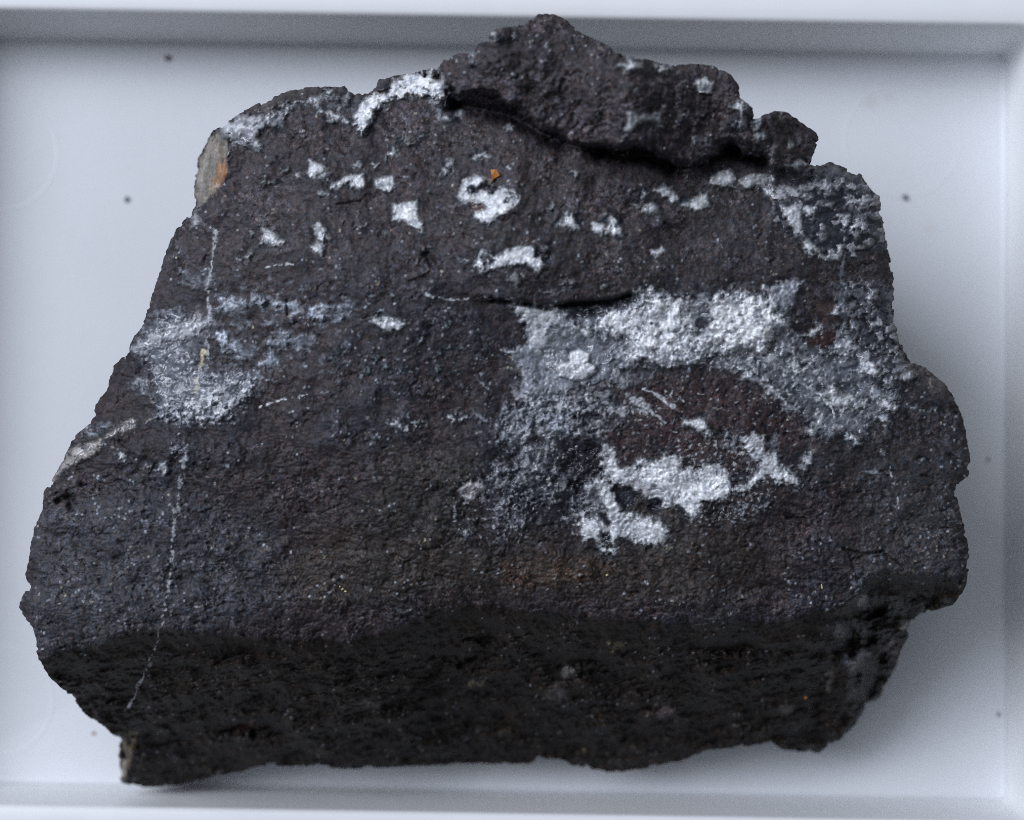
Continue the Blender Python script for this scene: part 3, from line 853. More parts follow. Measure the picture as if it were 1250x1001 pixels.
for P, t in (([(360,60),(560,60),(560,240),(420,250),(370,180)], 1.35), ([(480,300),(640,300),(640,400),(500,380)], 1.6), ([(400,380),(520,420),(700,520),(660,570),(520,540),(420,480)], 1.3), ([(560,10),(720,10),(860,60),(860,190),(720,150),(640,120)], 1.7)):
    patch(P, GREY * t, 6, 5, -.2, .85, .012, org=T3, var=.45)
patch([(390,110),(440,80),(440,130),(410,145)], PALE * 1.1, 2, 2, 0, 1, .012, org=T3)
patch([(500,90),(545,80),(550,170),(480,230),(500,150)], PALE, 2, 2, 0, .95, .012, org=T3)
patch([(560,240),(660,235),(665,265),(580,290)], PALE * .75, 1.5, 1.5, -.4, 1, .015, MP, None, T3, .15, False)
patch([(490,310),(560,320),(620,350),(560,390),(500,360)], PALE * .85, 3, 2, .0, 1, .012, org=T3)
patch([(100,490),(160,450),(210,440),(230,400),(260,480),(210,520),(190,555),(140,555)], C3(.42, .41, .42), 1.5, 1.3, -.5, 1, .025, MP, "pale flat flake left of the speckled mineral", T3, .18, False)
patch([(440,430),(500,400),(520,450),(460,480)], PALE * .7, 3, 3, 0, .9, .01, org=T3)
patch([(640,420),(665,415),(672,460),(650,465)], PALE * 1.1, 1.5, 1.5, -.1, 1, .01, org=T3)
patch([(320,520),(420,490),(480,480),(560,500),(620,540),(520,545),(400,560),(420,620),(440,720),(380,735),(360,650),(330,600)], GREY * 1.0, 5, 4, .12, .85, .005, "speckled_patch", None, T3, .8)
patch([(340,540),(400,520),(420,570),(360,610)], GREY * 1.1, 4, 5, -.2, .8, .0, org=T3)
dot(145, 750, 34, 28, org=T3, tone=PALE, speck=.15)
dot(420, 705, 26, 30, org=T3, tone=PALE, speck=.1)
dot(345, 790, 9, 8, org=T3, tone=WHITE)
dot(760, 670, 26, 18, org=T3, tone=PALE, speck=.0)
dot(570, 585, 22, 20, org=T3, tone=WHITE * .8, speck=.2)
patch([(40,40),(120,30),(190,40),(140,70),(50,75)], PALE * 1.1, 3, 2, .05, .95, .01, org=T3)
patch([(800,130),(790,60),(860,70),(860,180),(800,180)], PALE * .9, 3, 2.5, .0, .9, .01, org=T3)
BRN = [(720,480),(800,464),(900,462),(960,500),(980,545),(900,560),(800,560),(740,545)]
mottle(BRN, PALE * .9, .75, 8, 5, 241, .55, .9, lift=.01)
mottle(BRN, C3(.015,.017,.026), .85, 9, 7, 243, .30, .7, lift=-.015)
mottle(BRN, C3(.085,.045,.045), .5, 10, 8, 245, .35, .8)
mottle([(830,540),(905,530),(940,560),(930,600),(880,600),(830,580)], PALE, .75, 6, 5, 247, .3, .6, lift=.01)
mottle([(840,610),(930,590),(950,610),(900,640),(850,640)], PALE * .9, .8, 5, 4, 249, .35, .6, lift=.01)
mottle([(540,590),(620,560),(650,600),(640,660),(560,660)], PALE * .8, .7, 6, 5, 251, .45, .75, lift=.01)
mottle([(540,560),(640,560),(650,650),(550,640)], C3(.016,.018,.026), .8, 9, 7, 253, .30, .7, lift=-.015)
# L-shaped white seams
patch([(734,552),(742,544),(750,548),(752,562),(757,574),(775,571),(786,563),(800,566),(815,556),(832,560),(830,572),(850,575),(862,568),(880,572),(892,582),(890,600),(880,610),(857,612),(853,625),(845,636),(836,628),(830,617),(812,618),(800,612),(785,600),(760,592),(740,586)],
      WHITE * .92, 3, 2.2, -.15, 1, .02, "quartz_vein", "forked white seam nearest the front edge", var=.35, dirty=.8, grow=2)
patch([(738,580),(760,584),(786,590),(808,600),(826,606),(810,612),(780,602),(752,594)], PALE * .9, 2, 4, -.4, .75, .0, var=.15, cells=False)
patch([(716,590),(735,585),(748,592),(752,612),(765,630),(785,632),(804,638),(815,652),(806,664),(782,660),(757,652),(745,662),(732,660),(716,656),(706,645),(716,632),(732,625),(716,612)], WHITE * .80, 4, 3, -.2, .98, .015, "quartz_vein", "broken white seam with dark holes", var=.4, dirty=.6, grow=3)
patch([(708,600),(730,600),(740,625),(722,628)], GREY, 4, 4, 0, .9, .01)
patch([(1045,475),(1110,460),(1215,510),(1175,575),(1115,620),(1055,560)], C3(.02, .022, .032), 3, 2, .0, 1, -.05, org=T3)
patch([(780,440),(870,440),(865,480),(820,490)], C3(.016, .018, .028), 3, 2, -.2, 1, -.05, org=T3)
patch([(640,370),(700,400),(735,415),(690,440)], C3(.018, .02, .028), 2, 2, -.2, 1, -.04, org=T3)
patch([(535,180),(600,160),(645,210),(600,220)], C3(.04, .04, .05), 2, 2, -.2, 1, -.03, org=T3)
patch([(800,510),(840,530),(830,570),(805,560)], C3(.016, .018, .028), 2, 2, -.2, 1, -.04, org=T3)
patch([(950,630),(1000,640),(1040,700),(1010,720),(970,670)], C3(.016, .018, .028), 2, 2, -.2, 1, -.04, org=T3)
patch([(965,750),(1020,750),(1040,800),(980,810)], C3(.016, .018, .028), 2, 2, 0, 1, -.04, org=T3)
patch([(30,545),(100,540),(90,600),(30,640),(0,600)], C3(.016, .018, .028), 2, 2, 0, 1, -.04, org=T4)
patch([(160,575),(200,580),(240,640),(290,690),(230,660)], C3(.016, .018, .028), 2, 2, 0, 1, -.04, org=T4)
patch([(330,550),(430,550),(520,580),(500,650),(420,680),(350,660)], C3(.022, .02, .026), 3, 3, .1, 1, -.03, org=T4)
patch([(500,400),(600,380),(630,420),(540,460),(490,450)], C3(.02, .022, .03), 3, 3, .0, .9, -.03, org=T4)
patch([(940,820),(1000,810),(1070,840),(1060,880),(1010,900),(970,880)], PALE * .95, 3, 2, .15, 1, .01, MP, None, T3)
patch([(580,180),(640,145),(720,160),(720,250),(800,265),(812,340),(900,372),(935,445),(920,482),(860,445),(790,432),(730,412),(690,440),(640,480),(540,512),(536,465),(620,440),(630,390),(700,350),(640,310),(600,240)], WHITE * .78, 4, 2.5, -.05, 1, .018, "quartz_vein", "hooked white seam at the right of the forked one", T4, .4)
patch([(190,40),(260,62),(340,45),(370,100),(412,160),(360,168),(300,120),(240,92)], WHITE * .72, 3, 2, -.1, 1, .015, MP, None, T4)
patch([(950,285),(1010,255),(1018,310),(960,378),(942,360)], WHITE * .72, 3, 2, .0, 1, .012, MP, None, T4)
patch([(740,160),(800,150),(800,280),(745,260)], GREY, 4, 3, .0, .85, .01, org=T4)
patch([(440,150),(560,150),(580,230),(480,250)], GREY * 1.2, 4, 3, .15, .85, .01, org=T4)
patch([(540,590),(640,570),(740,560),(760,600),(640,620),(560,640)], GREY, 4, 3, .25, .9, .01, org=T4)
dot(150, 850, 34, 10, org=T4, tone=C3(.25, .24, .17), speck=.1)
dot(725, 580, 16, 16, org=T4, tone=WHITE * .8)
streak([(930,720),(1020,770),(1100,830)], 4, PALE * .9, T1, .0)
streak([(860,790),(960,850),(1060,930)], 4, PALE * .85, T1, .0)
streak([(1060,740),(1180,800)], 5, PALE * .75, T1, .1)
streak([(700,480),(730,500)], 3, PALE * .6, None, .1)
for (x, y, r) in ((650,800,20),(560,860,24),(760,800,24),(830,930,22)):
    dot(x, y, r, r * .8, org=T1, tone=GREY * 1.1, speck=.15)
# --- the grey speckled patch at the left
patch([(162,424),(180,398),(210,378),(234,388),(262,390),(260,398),(242,406),(226,416),(236,432),(254,456),(288,450),(314,460),(310,478),(290,500),(264,517),(214,514),(188,512),(194,490),(186,460),(176,440)], SLATE * 1.15, 4, 5, -.3, .9, .01, "speckled_patch", "grey speckled patch near the left edge", var=.75)
patch([(180,412),(210,398),(238,388),(262,393),(234,412),(202,417),(164,425)], PALE * .95, 4, 6, -.5, .85, .008, MP, "soft white smear near the left edge", var=.2, cells=False)
patch([(196,492),(240,490),(280,488),(308,462),(314,470),(308,484),(288,502),(264,517),(214,514),(188,512)], PALE * 1.1, 4, 3, .17, .95, .008, MP, None, var=.6)
patch([(290,478),(312,468),(308,484),(296,490)], WHITE * .7, 2, 2, .0, .95, .01)
patch([(176,384),(200,372),(240,384),(220,396),(190,402)], SLATE, 5, 5, .1, .7, .0)
patch([(236,378),(246,374),(246,386),(238,386)], C3(.3, .26, .27), 2, 3, -.1, .7, .0)
for (x, y, rx, ry, t, a) in ((283,372,17,10,1.0,.8),(318,368,12,5,1.3,.85),(336,371,16,5,1.4,.85),(357,376,12,7,1.1,.8),(387,381,12,8,1.6,.9),(412,383,14,6,1.35,.85),(427,375,9,6,.9,.6),(273,416,8,12,1.5,.85),(298,430,16,9,.9,.65),
                             (345,415,18,11,.95,.7),(331,440,12,10,1.0,.7),(366,418,20,10,.7,.6),(288,424,8,10,.9,.6),(172,470,11,9,.8,.6),(238,344,10,8,.6,.6),(226,336,7,6,.6,.6),(255,342,6,10,.7,.6),(290,396,5,5,.9,.6),(331,394,5,4,.8,.6),(110,528,10,4,1.2,.8),(128,519,8,4,.8,.7)):
    dot(x, y, rx, ry, tone=C3(.33, .365, .42) * t, warp=6, soft=5, speck=-.3, dirty=.5, amt=a, lift=.006, var=.45, name=MP if rx * ry > 90 else None)
patch([(86,546),(100,542),(126,534),(140,524),(162,509),(168,512),(166,522),(148,531),(128,536),(122,552),(98,565),(80,572),(66,588),(60,594),(72,572)], PINKW * .95, 1.6, 1.6, -.5, 1, .012, "quartz_vein", "pale pinkish vein running to the left edge", var=.22)
dot(198, 571, 8, 6, tone=WHITE * .75, speck=0)
dot(148, 557, 7, 5, tone=PALE, speck=.1)
dot(182, 569, 4, 3, tone=PALE)
dot(218, 549, 10, 6, tone=PALE * .8, speck=.1)
dot(226, 560, 4, 5, tone=PALE)
streak([(264,280),(259,320),(253,360),(256,384),(254,420),(253,450)], 4.2, PALE * .8, None, -.25, .85)
streak([(228,545),(222,580),(216,620),(213,642)], 4.6, PALE * .62, None, -.3, .8)
streak([(212,642),(209,690),(204,730),(196,768),(186,800),(170,835),(158,862)], 3.2, PALE * .7, None, -.08, .85)
streak([(248,428),(246,440),(241,462),(238,486)], 4.2, C3(.52, .46, .30), None, -.6, .95)
streak([(253,434),(254,452)], 2.4, C3(.42, .36, .22), None, -.2, .85)
LFT = [(162,424),(180,398),(262,392),(236,432),(254,456),(288,450),(314,460),(310,478),(290,500),(264,517),(214,514),(188,512),(194,490),(186,460),(176,440)]
plates(LFT, 7, 5, 611, ((.22, SLATE * .6, 0), (.33, SLATE * 1.4, .3), (.27, GREY * 1.4, .6), (.18, PALE, 1)), .22)
patch(LFT, SLATE * 1.25, 5, 9, -.8, .45, 0, var=.25, cells=False)
mottle(LFT, C3(.025,.028,.040), .6, 8, 6, 263, .35, .75, lift=-.01)
plates([(190,496),(240,484),(270,470),(290,455),(314,462),(308,484),(288,502),(264,518),(214,515)], 7, 5, 613, ((.25, SLATE * .7, 0), (.25, GREY * 1.2, .3), (.3, PALE, .6), (.2, WHITE * .85, 1)), .85)
patch([(180,412),(210,398),(238,388),(262,393),(234,412),(202,417),(164,425)], PALE * .95, 4, 7, -.7, .8, .004, var=.15, cells=False)
mottle([(400,420),(560,400),(620,420),(610,490),(520,500),(400,480)], C3(.22,.25,.28), .8, 5, 4, 265, .75, 1.0, lift=.006)
mottle([(400,390),(600,380),(620,420),(610,490),(520,500),(400,480)], C3(.016,.017,.022), .7, 8, 6, 267, .55, .9, lift=-.012)
mottle([(240,330),(430,345),(440,460),(330,470),(250,450)], C3(.17,.19,.225), .55, 16, 10, 269, .35, .8)
# --- middle left
patch([(520,312),(560,290),(620,278),(690,310),(742,330),(690,362),(620,372),(560,342)], WHITE * .9, 2, 1.5, -.05, 1, .018, MP, "white almond shaped spot left of the quartz field", T7)
streak([(316,497),(330,491),(350,487),(378,481)], 2.6, WHITE * .75, None, -.1)
streak([(378,481),(408,477)], 2.0, GREY, None, .1)
patch([(605,915),(650,900),(700,920),(755,970),(720,975),(640,940)], WHITE * .7, 3, 2, .05, 1, .012, MP, None, T7)
patch([(770,925),(850,910),(860,945),(800,955)], PALE, 3, 2, .2, 1, .01, org=T7)
patch([(975,890),(1040,870),(1110,900),(1090,920),(1010,930)], WHITE * .65, 3, 2, .08, 1, .012, MP, None, T7)
patch([(1110,870),(1180,880),(1250,910),(1250,960),(1180,930)], GREY, 4, 3, .2, .9, .01, org=T7)
streak([(540,365),(560,366),(590,363),(625,366)], 2.0, PALE * .9, None, -.1)
streak([(447,350),(463,346)], 2.2, C3(.36, .27, .22), None, -.2)
streak([(450,361),(480,360)], 1.8, GREY, None, .1)
streak([(480,180),(482,181)], 4, GREY, T7)
for (x, y, r) in ((450,415,18),(480,520,18),(540,550,16),(640,625,22),(600,590,22),(810,430,24),(850,390,14),(500,610,22),(700,610,14),(990,470,26),(1070,485,14),(940,500,22),(1050,620,22),(1110,740,22),(270,540,24),(310,575,22),(275,620,16),(340,500,22),(880,160,16),(945,165,18),(990,335,14),(920,600,16),(230,920,16)):
    dot(x, y, r, r * .7, org=T7, tone=C3(.19, .22, .24), warp=3, soft=1.8, speck=.02, amt=.9)
streak([(1140,640),(1240,730)], 2.2, GREY * 1.2, T7, -.1)
# --- small spots of the upper face
SMALL = [
 (A5,[(390,80),(480,120),(480,170),(420,185),(365,155),(390,130)],.62), (A5,[(525,242),(640,168),(648,186),(560,242)],.75), (A5,[(660,180),(715,170),(720,230),(645,235)],.82),
 (A5,[(790,220),(830,180),(890,178),(905,230),(875,265),(820,250)],.72), (A5,[(910,345),(960,355),(1040,335),(1040,380),(1030,410),(1070,470),(1076,512),(1040,480),(980,440),(905,440)],.88),
 (A5,[(865,50),(900,10),(922,40)],.78), (A5,[(415,485),(450,460),(480,510),(472,570),(440,560)],.62), (A5,[(410,610),(440,590),(475,600),(460,650),(425,640)],.66), (A5,[(105,500),(160,520),(230,580),(200,595),(105,582)],.62),
 (A2,[(430,360),(500,328),(560,345),(545,378),(470,395),(470,435),(540,420),(600,430),(680,405),(775,450),(760,485),(690,540),(640,560),(585,612),(500,575),(500,545),(575,510),(540,488),(450,490),(400,450)],.82),
 (A2,[(500,870),(540,790),(590,790),(610,830),(700,778),(760,768),(850,768),(880,810),(915,870),(890,905),(840,880),(810,852),(700,862),(600,890),(540,912)],.85),
 (A2,[(1050,590),(1090,565),(1120,610),(1132,650),(1045,625)],.8), (A2,[(490,215),(520,195),(555,185),(585,212)],.6), (A2,[(285,320),(320,280),(330,222),(365,230),(358,292)],.5),
 (A6,[(318,470),(370,468),(390,500),(370,528),(330,512)],.8), (A6,[(430,430),(460,450),(498,534),(400,522),(425,480)],.8), (A6,[(690,262),(750,234),(800,268),(842,320),(800,328),(745,272)],.66),
 (A6,[(865,345),(950,312),(1012,288),(1026,352),(990,367),(900,362)],.7), (A6,[(625,385),(680,345),(718,362),(710,390),(660,395)],.6), (A6,[(1040,190),(1105,150),(1150,135),(1185,190),(1160,228),(1060,222)],.72),
 (A4,[(220,212),(270,182),(350,168),(430,190),(350,218),(260,235)],.7), (A6,[(680,640),(715,630),(740,608),(755,635),(700,664)],.68), (A3,[(190,440),(210,398),(372,398),(372,442),(290,435),(230,450),(195,500),(165,490)],.5),
 (A3,[(605,212),(650,178),(700,210),(690,262),(620,245)],.72), (A3,[(360,862),(420,835),(470,880),(488,925),(450,915),(410,870)],.0)]
for org, P, t in SMALL:
    if t <= 0: continue
    patch(P, WHITE * t * 1.22, 1.7, 1.4, -.2, 1, .016, MP, None, org, .3, dirty=.45, grow=2.0)
SPR = [(945,210),(1000,200),(1045,210),(1078,245),(1082,300),(1040,300),(985,300),(960,270)]
# red-brown bit and dark pits in the flower-shaped spot
patch([(460,495),(540,490),(560,520),(520,550),(490,540)], C3(.085, .05, .048), 2, 2, -.4, 1, -.01, org=A2)
for (x, y, rx, ry) in ((490,410,26,26),(540,390,30,12),(610,410,24,26),(720,465,40,24),(600,850,26,26),(880,800,26,20),(950,840,24,34),(560,840,14,20)):
    dot(x, y, rx, ry, org=A2, tone=C3(.018, .024, .04), soft=2, warp=3, lift=-.03, cells=False)
for (x, y, rx, ry) in ((110,440,24,24),(240,460,30,20),(400,440,20,24),(620,290,24,20),(880,320,36,16),(590,330,24,18),(500,470,14,24)):
    dot(x, y, rx, ry, org=A6, tone=C3(.03, .038, .055), soft=3, warp=3, lift=-.02, speck=.0, cells=False)
for (org, x, y, rx, ry, t) in ((A6,95,470,18,14,.55),(A6,160,400,14,12,.5),(A6,70,365,20,24,.4),(A6,630,290,18,22,.35),(A6,540,260,24,10,.35),(A6,600,360,24,12,.3),(A6,400,410,10,12,.4),(A6,30,620,26,20,.25),(A6,215,165,12,22,.4),
      (A6,60,885,60,14,.36),(A6,145,845,18,26,.3),(A6,200,825,24,16,.26),(A6,390,850,18,14,.3),(A6,20,720,20,18,.3),
      (A2,720,22,34,16,.68),(A2,990,100,20,10,.42),(A2,1120,310,14,24,.35),(A2,970,515,22,30,.3),(A2,60,95,36,10,.4),(A2,175,85,26,12,.25),(A2,110,128,34,8,.3),(A2,560,815,28,32,.36),(A2,540,900,22,18,.5),(A2,410,830,28,14,.34),(A2,455,840,16,12,.36),(A2,215,425,12,9,.4),(A2,740,960,38,46,.24),(A2,1060,980,40,16,.24),(A2,730,420,20,20,.5),(A2,600,370,16,22,.45),
      (A5,690,100,22,18,.4),(A5,315,178,18,20,.45),(A5,480,280,40,16,.3),(A5,240,135,30,16,.22),(A5,140,215,50,12,.25),(A5,80,418,42,10,.2),(A5,40,530,16,22,.3),(A5,30,640,18,16,.4),(A5,10,670,16,18,.35),(A5,700,485,26,10,.28),(A5,740,460,10,9,.35),(A5,860,535,20,8,.25),(A5,510,555,12,14,.35),(A5,1120,270,12,9,.4),(A5,690,405,10,10,.4),(A5,1220,130,36,30,.36),(A5,800,105,22,10,.36),(A5,850,60,20,14,.3),(A5,1130,605,14,10,.4),(A5,1090,635,18,14,.28),(A5,1040,690,10,20,.35),(A5,600,920,14,10,.4),
      (A3,385,480,18,16,.45),(A3,160,555,8,14,.4),(A3,235,250,12,12,.3),(A3,590,550,22,18,.36),(A3,680,560,24,14,.32),(A3,825,475,14,16,.45),(A3,525,195,24,8,.22),(A3,8,405,10,12,.4),(A3,450,675,16,9,.4),(A3,1180,580,20,30,.25),(A3,890,545,12,14,.3),(A3,640,400,14,8,.2)):
    dot(x, y, rx, ry, org=org, tone=WHITE * t * 1.1, warp=2.2, soft=1.6, speck=-.05)
streak([(130,732),(180,722),(240,712),(292,716)], 2.4, WHITE * .62, A5, -.1)
streak([(735,855),(820,825)], 2.2, C3(.40, .29, .24), A5, -.3)
streak([(780,122),(830,85)], 2.2, PALE * .9, A5, -.2)
streak([(1100,895),(1140,910)], 3, PALE * .8, A5)
streak([(1180,915),(1240,930)], 3, PALE * .8, A5)
dot(80, 930, 50, 26, org=A5, tone=C3(.3,.32,.36), warp=4, soft=4, speck=0)
# --- pale crust along the back left edge
patch([(160,380),(200,360),(290,310),(370,292),(470,302),(560,265),(600,225),(700,205),(790,178),(860,143),(890,150),(860,200),(800,225),(820,262),(900,292),(960,320),(1020,335),(1060,300),(1075,225),(1110,195),(1160,180),(1165,225),(1125,330),(1092,400),(1062,424),(1030,372),(960,345),(880,332),(800,282),(780,240),(700,228),(620,268),(575,340),(545,385),(480,372),(420,420),(452,515),(370,492),(270,492),(240,440)],
      PALE * 1.05, 3, 2.5, -.2, 1, .015, "mineral_crust", "bluish white crust along the back left edge", A1, .35)
patch([(0,650),(60,560),(130,525),(220,515),(235,440),(300,405),(400,395),(480,370),(520,365),(560,430),(590,570),(545,562),(480,545),(340,530),(260,560),(190,580),(140,640),(90,740),(60,772),(20,730)], WHITE * 1.02, 3, 2.5, -.3, 1, .03, "mineral_crust", "brightest white crust beside the raised slab", A7, .25)
for (x, y, rx, ry) in ((330,440,34,22),(400,350,50,20),(880,230,50,26),(960,265,60,34),(1010,230,40,44),(930,150,30,18),(200,410,30,30),(520,340,30,14)):
    dot(x, y, rx, ry, org=A1, tone=SLATE * .6, warp=5, soft=4, speck=-.05, amt=.85, lift=-.02)
for (x, y, rx, ry) in ((900,200,14,14),(965,200,22,36),(920,255,12,12),(870,170,20,12)):
    dot(x, y, rx, ry, org=A1, tone=PALE * .9, warp=2, soft=2)
patch([(345,280),(420,235),(500,190),(600,170),(700,140),(830,138),(780,180),(690,205),(600,215),(550,255),(460,295),(380,300)], C3(.052, .045, .048), 3, 2.5, -.5, .95, .01, org=A1, var=.4, cells=False)
for (x, y, rx, ry, t) in ((500,575,26,22,.42),(530,635,18,30,.5),(560,672,50,14,.45),(655,645,32,24,.45),(645,500,12,18,.45),(635,550,16,14,.4),(595,520,16,14,.3),(580,580,10,16,.35),(995,175,18,22,.22),(1190,215,18,14,.28),(900,190,16,20,.2),(740,330,10,12,.3),(820,190,46,14,.5),(860,155,30,12,.5),(735,285,14,30,.55)):
    dot(x, y, rx, ry, org=A7, tone=WHITE * t * 1.1, warp=2.5, soft=2.2, speck=-.1)
patch([(130,105),(200,70),(275,88),(272,122),(200,132)], WHITE * .75, 2, 2.5, -.3, 1, .015, MP, None, A3)
patch([(345,85),(460,92),(455,122),(390,140)], WHITE * .75, 2, 2.5, -.3, 1, .015, MP, None, A3)
patch([(165,40),(230,48),(220,72),(170,66)], WHITE * .5, 2, 2.5, -.3, .8, .01, org=A3)
patch([(820,345),(850,290),(900,260),(920,330),(880,370),(900,470),(860,480),(870,390)], PALE, 4, 3, 0, .9, .01, org=A3)
patch([(930,470),(960,400),(1010,430),(980,500),(1040,540),(980,560)], PALE * 1.2, 3, 3, -.1, .9, .01, org=A3)
patch([(1080,390),(1130,370),(1190,400),(1150,440),(1090,430)], C3(.16, .155, .15), 4, 4, .0, .8, .01, org=A3)
dot(467, 105, 10, 8, tone=C3(.022, .022, .03), soft=2, speck=-.6, lift=.06, cells=False)
# --- weathered tan side and rust
TANP = [(40,900),(40,700),(95,470),(150,415),(235,450),(252,530),(232,640),(180,735),(110,830),(60,870)]
patch(TANP, C3(.155, .130, .100), 3, 2, -.6, .95, 0, "weathered_side", "tan weathered side face at the back left", A1, .6, False)
patch([(155,710),(180,610),(232,560),(235,650),(195,725)], C3(.34, .145, .045), 3, 3, -.4, .9, 0, None, None, A1, .4, False)
patch([(120,800),(150,730),(190,720),(170,770)], C3(.5, .36, .24), 3, 3, -.4, .7, 0, None, None, A1, .3, False)
streak([(120,560),(150,470)], 3, C3(.24,.2,.16), A1); streak([(160,560),(175,480)], 3, C3(.24,.2,.17), A1); streak([(75,700),(110,540)], 3, C3(.3,.26,.2), A1)
patch([(0,920),(60,900),(90,960),(30,985)], PALE * .6, 3, 3, -.1, .9, .0, org=A1)
patch([(144,898),(152,902),(156,920),(153,945),(150,958),(142,958)], C3(.30, .25, .18), 1, 1.5, -.5, .9, 0, "weathered_side", "thin tan sliver at the front left foot")
patch([(160,893),(168,893),(160,930),(156,940)], C3(.14, .10, .055), 2, 2, -.1, .9, 0)
# --- front face details
for (x, y, rx, ry, c, a) in ((1038,808,11,7,SLATE, .8),(1025,772,9,8,SLATE, .6),(1053,798,8,6,C3(.1,.1,.11), .8),(1106,765,6,6,C3(.35,.32,.28), .9),(1014,830,4,12,C3(.12,.1,.09), .8),(696,820,9,8,C3(.09,.085,.08), .8),(810,868,10,7,C3(.085,.06,.065), .7),(680,848,14,8,C3(.06,.055,.055), .7),
                          (750,788,8,4,C3(.12,.095,.05), .8),(583,835,7,3,C3(.13,.1,.05), .8),(306,886,14,6,C3(.035,.012,.012), .8),(1046,712,8,6,SLATE, .8),(1055,733,5,9,C3(.14,.13,.12), .7),(440,860,30,4,C3(.07,.06,.05), .5),(960,865,10,8,C3(.05,.04,.03), .6),(1090,790,8,14,C3(.05,.03,.035), .7)):
    dot(x, y, rx, ry, tone=c, warp=4, soft=3, speck=.0, amt=a, lift=0.0, var=.5)
streak([(1006,745),(1030,735),(1050,716),(1060,700)], 4, GREY * .9, None, .15, .7)
streak([(420,835),(450,842),(500,838)], 3, C3(.09, .075, .06), None, .1, .6)
streak([(1052,575),(1087,578)], 2, GREY, None)
streak([(1086,570),(1088,583)], 2.0, PALE * .9, None, -.4)
streak([(1095,607),(1096,622)], 1.6, PALE * .7, None, -.4)
for (x, y) in ((1127,562),(1080,554),(1118,496),(1142,500)):
    dot(x, y, 3, 3, tone=PALE)
patch([(1104,440),(1130,452),(1150,468),(1165,490),(1140,480),(1118,462)], C3(.09, .078, .08), 4, 4, .0, .6, 0, var=.5)
streak([(1133,452),(1137,472)], 2.5, C3(.28, .24, .22), None, -.3, .8)

col = np.clip(col, .006, .82)

# ------------------------------------------------------------------ build the rock surface
inside = SD > -STEP * 0.5
quad = inside[:-1, :-1] & inside[1:, :-1] & inside[:-1, 1:] & inside[1:, 1:]
# keep only the biggest connected piece (flood by scanning)
lab = np.zeros(quad.shape, bool)
seed = np.zeros(quad.shape, bool); seed[int((500 - vs_[0]) / STEP), int((500 - us[0]) / STEP)] = True
lab = seed
for it in range(4000):
    g = lab.copy()
    if it < 60:                                       # fast fill along rows and columns
        for ax in (0, 1):
            for rev in (False, True):
                q = np.flip(quad, ax) if rev else quad
                l = np.flip(g, ax) if rev else g
                if ax: q = q.T; l = l.T
                l2 = l.copy()
                for r in range(1, len(q)):
                    l2[r] |= l2[r - 1] & q[r]
                if ax: l2 = l2.T
                g = np.flip(l2, ax) if rev else l2
    if (g == lab).all(): break
    lab = g
quad = lab
# open saddle corners so that the boundary is one clean loop
vid = -np.ones(U.shape, np.int64)
use = np.zeros(U.shape, bool)
use[:-1, :-1] |= quad; use[1:, :-1] |= quad; use[:-1, 1:] |= quad; use[1:, 1:] |= quad
# snap the outermost vertices onto the outline
gy, gx = np.gradient(SD, STEP)
gl = np.maximum(np.hypot(gx, gy), .5)
nb = np.zeros(U.shape, bool)
full = np.zeros(U.shape, np.int8)
full[:-1, :-1] += quad; full[1:, :-1] += quad; full[:-1, 1:] += quad; full[1:, 1:] += quad
nb = use & (full < 4)
sh = np.clip(SD / gl, -STEP, STEP)
UU = np.where(nb, U - sh * gx / gl, U); VV = np.where(nb, V - sh * gy / gl, V)
Zmin = .55
Z = np.maximum(Z, Zmin + .1 * nC)
vid[use] = np.arange(use.sum())
PX, PY, PZ = UU[use], VV[use], Z[use]
VERT = unproject(PX, PY, PZ.astype(float)).astype(np.float32)
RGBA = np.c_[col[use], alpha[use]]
qi, qj = np.nonzero(quad)
Q = np.stack([vid[qi + 1, qj], vid[qi + 1, qj + 1], vid[qi, qj + 1], vid[qi, qj]], 1)     # seen from above: anticlockwise
qp = np.stack([pid[qi + 1, qj], pid[qi + 1, qj + 1], pid[qi, qj + 1], pid[qi, qj]], 1)
fp = np.where((qp == qp[:, :1]).all(1), qp[:, 0], 0)

# side skirt: from the outline down to the tray, the sides broken and drawn in under the overhang
e = np.concatenate([Q[:, [0, 1]], Q[:, [1, 2]], Q[:, [2, 3]], Q[:, [3, 0]]])
key = e[:, 0] * 10_000_000 + e[:, 1]; rkey = e[:, 1] * 10_000_000 + e[:, 0]
bnd = e[~np.isin(key, rkey)]
nxt = {}
for a, b in bnd.tolist(): nxt.setdefault(a, []).append(b)
loops = []
while nxt:
    s = next(iter(nxt)); lp = [s]; c = s
    while True:
        n = nxt[c].pop()
        if not nxt[c]: del nxt[c]
        if n == s: break
        lp.append(n); c = n
        if c not in nxt: break
    loops.append(lp)
loops.sort(key=len)
LOOP = np.array(loops[-1])
print("boundary loops", [len(l) for l in loops][-4:], "verts", len(VERT), "quads", len(Q))
LP = VERT[LOOP].astype(float)
n = len(LP)
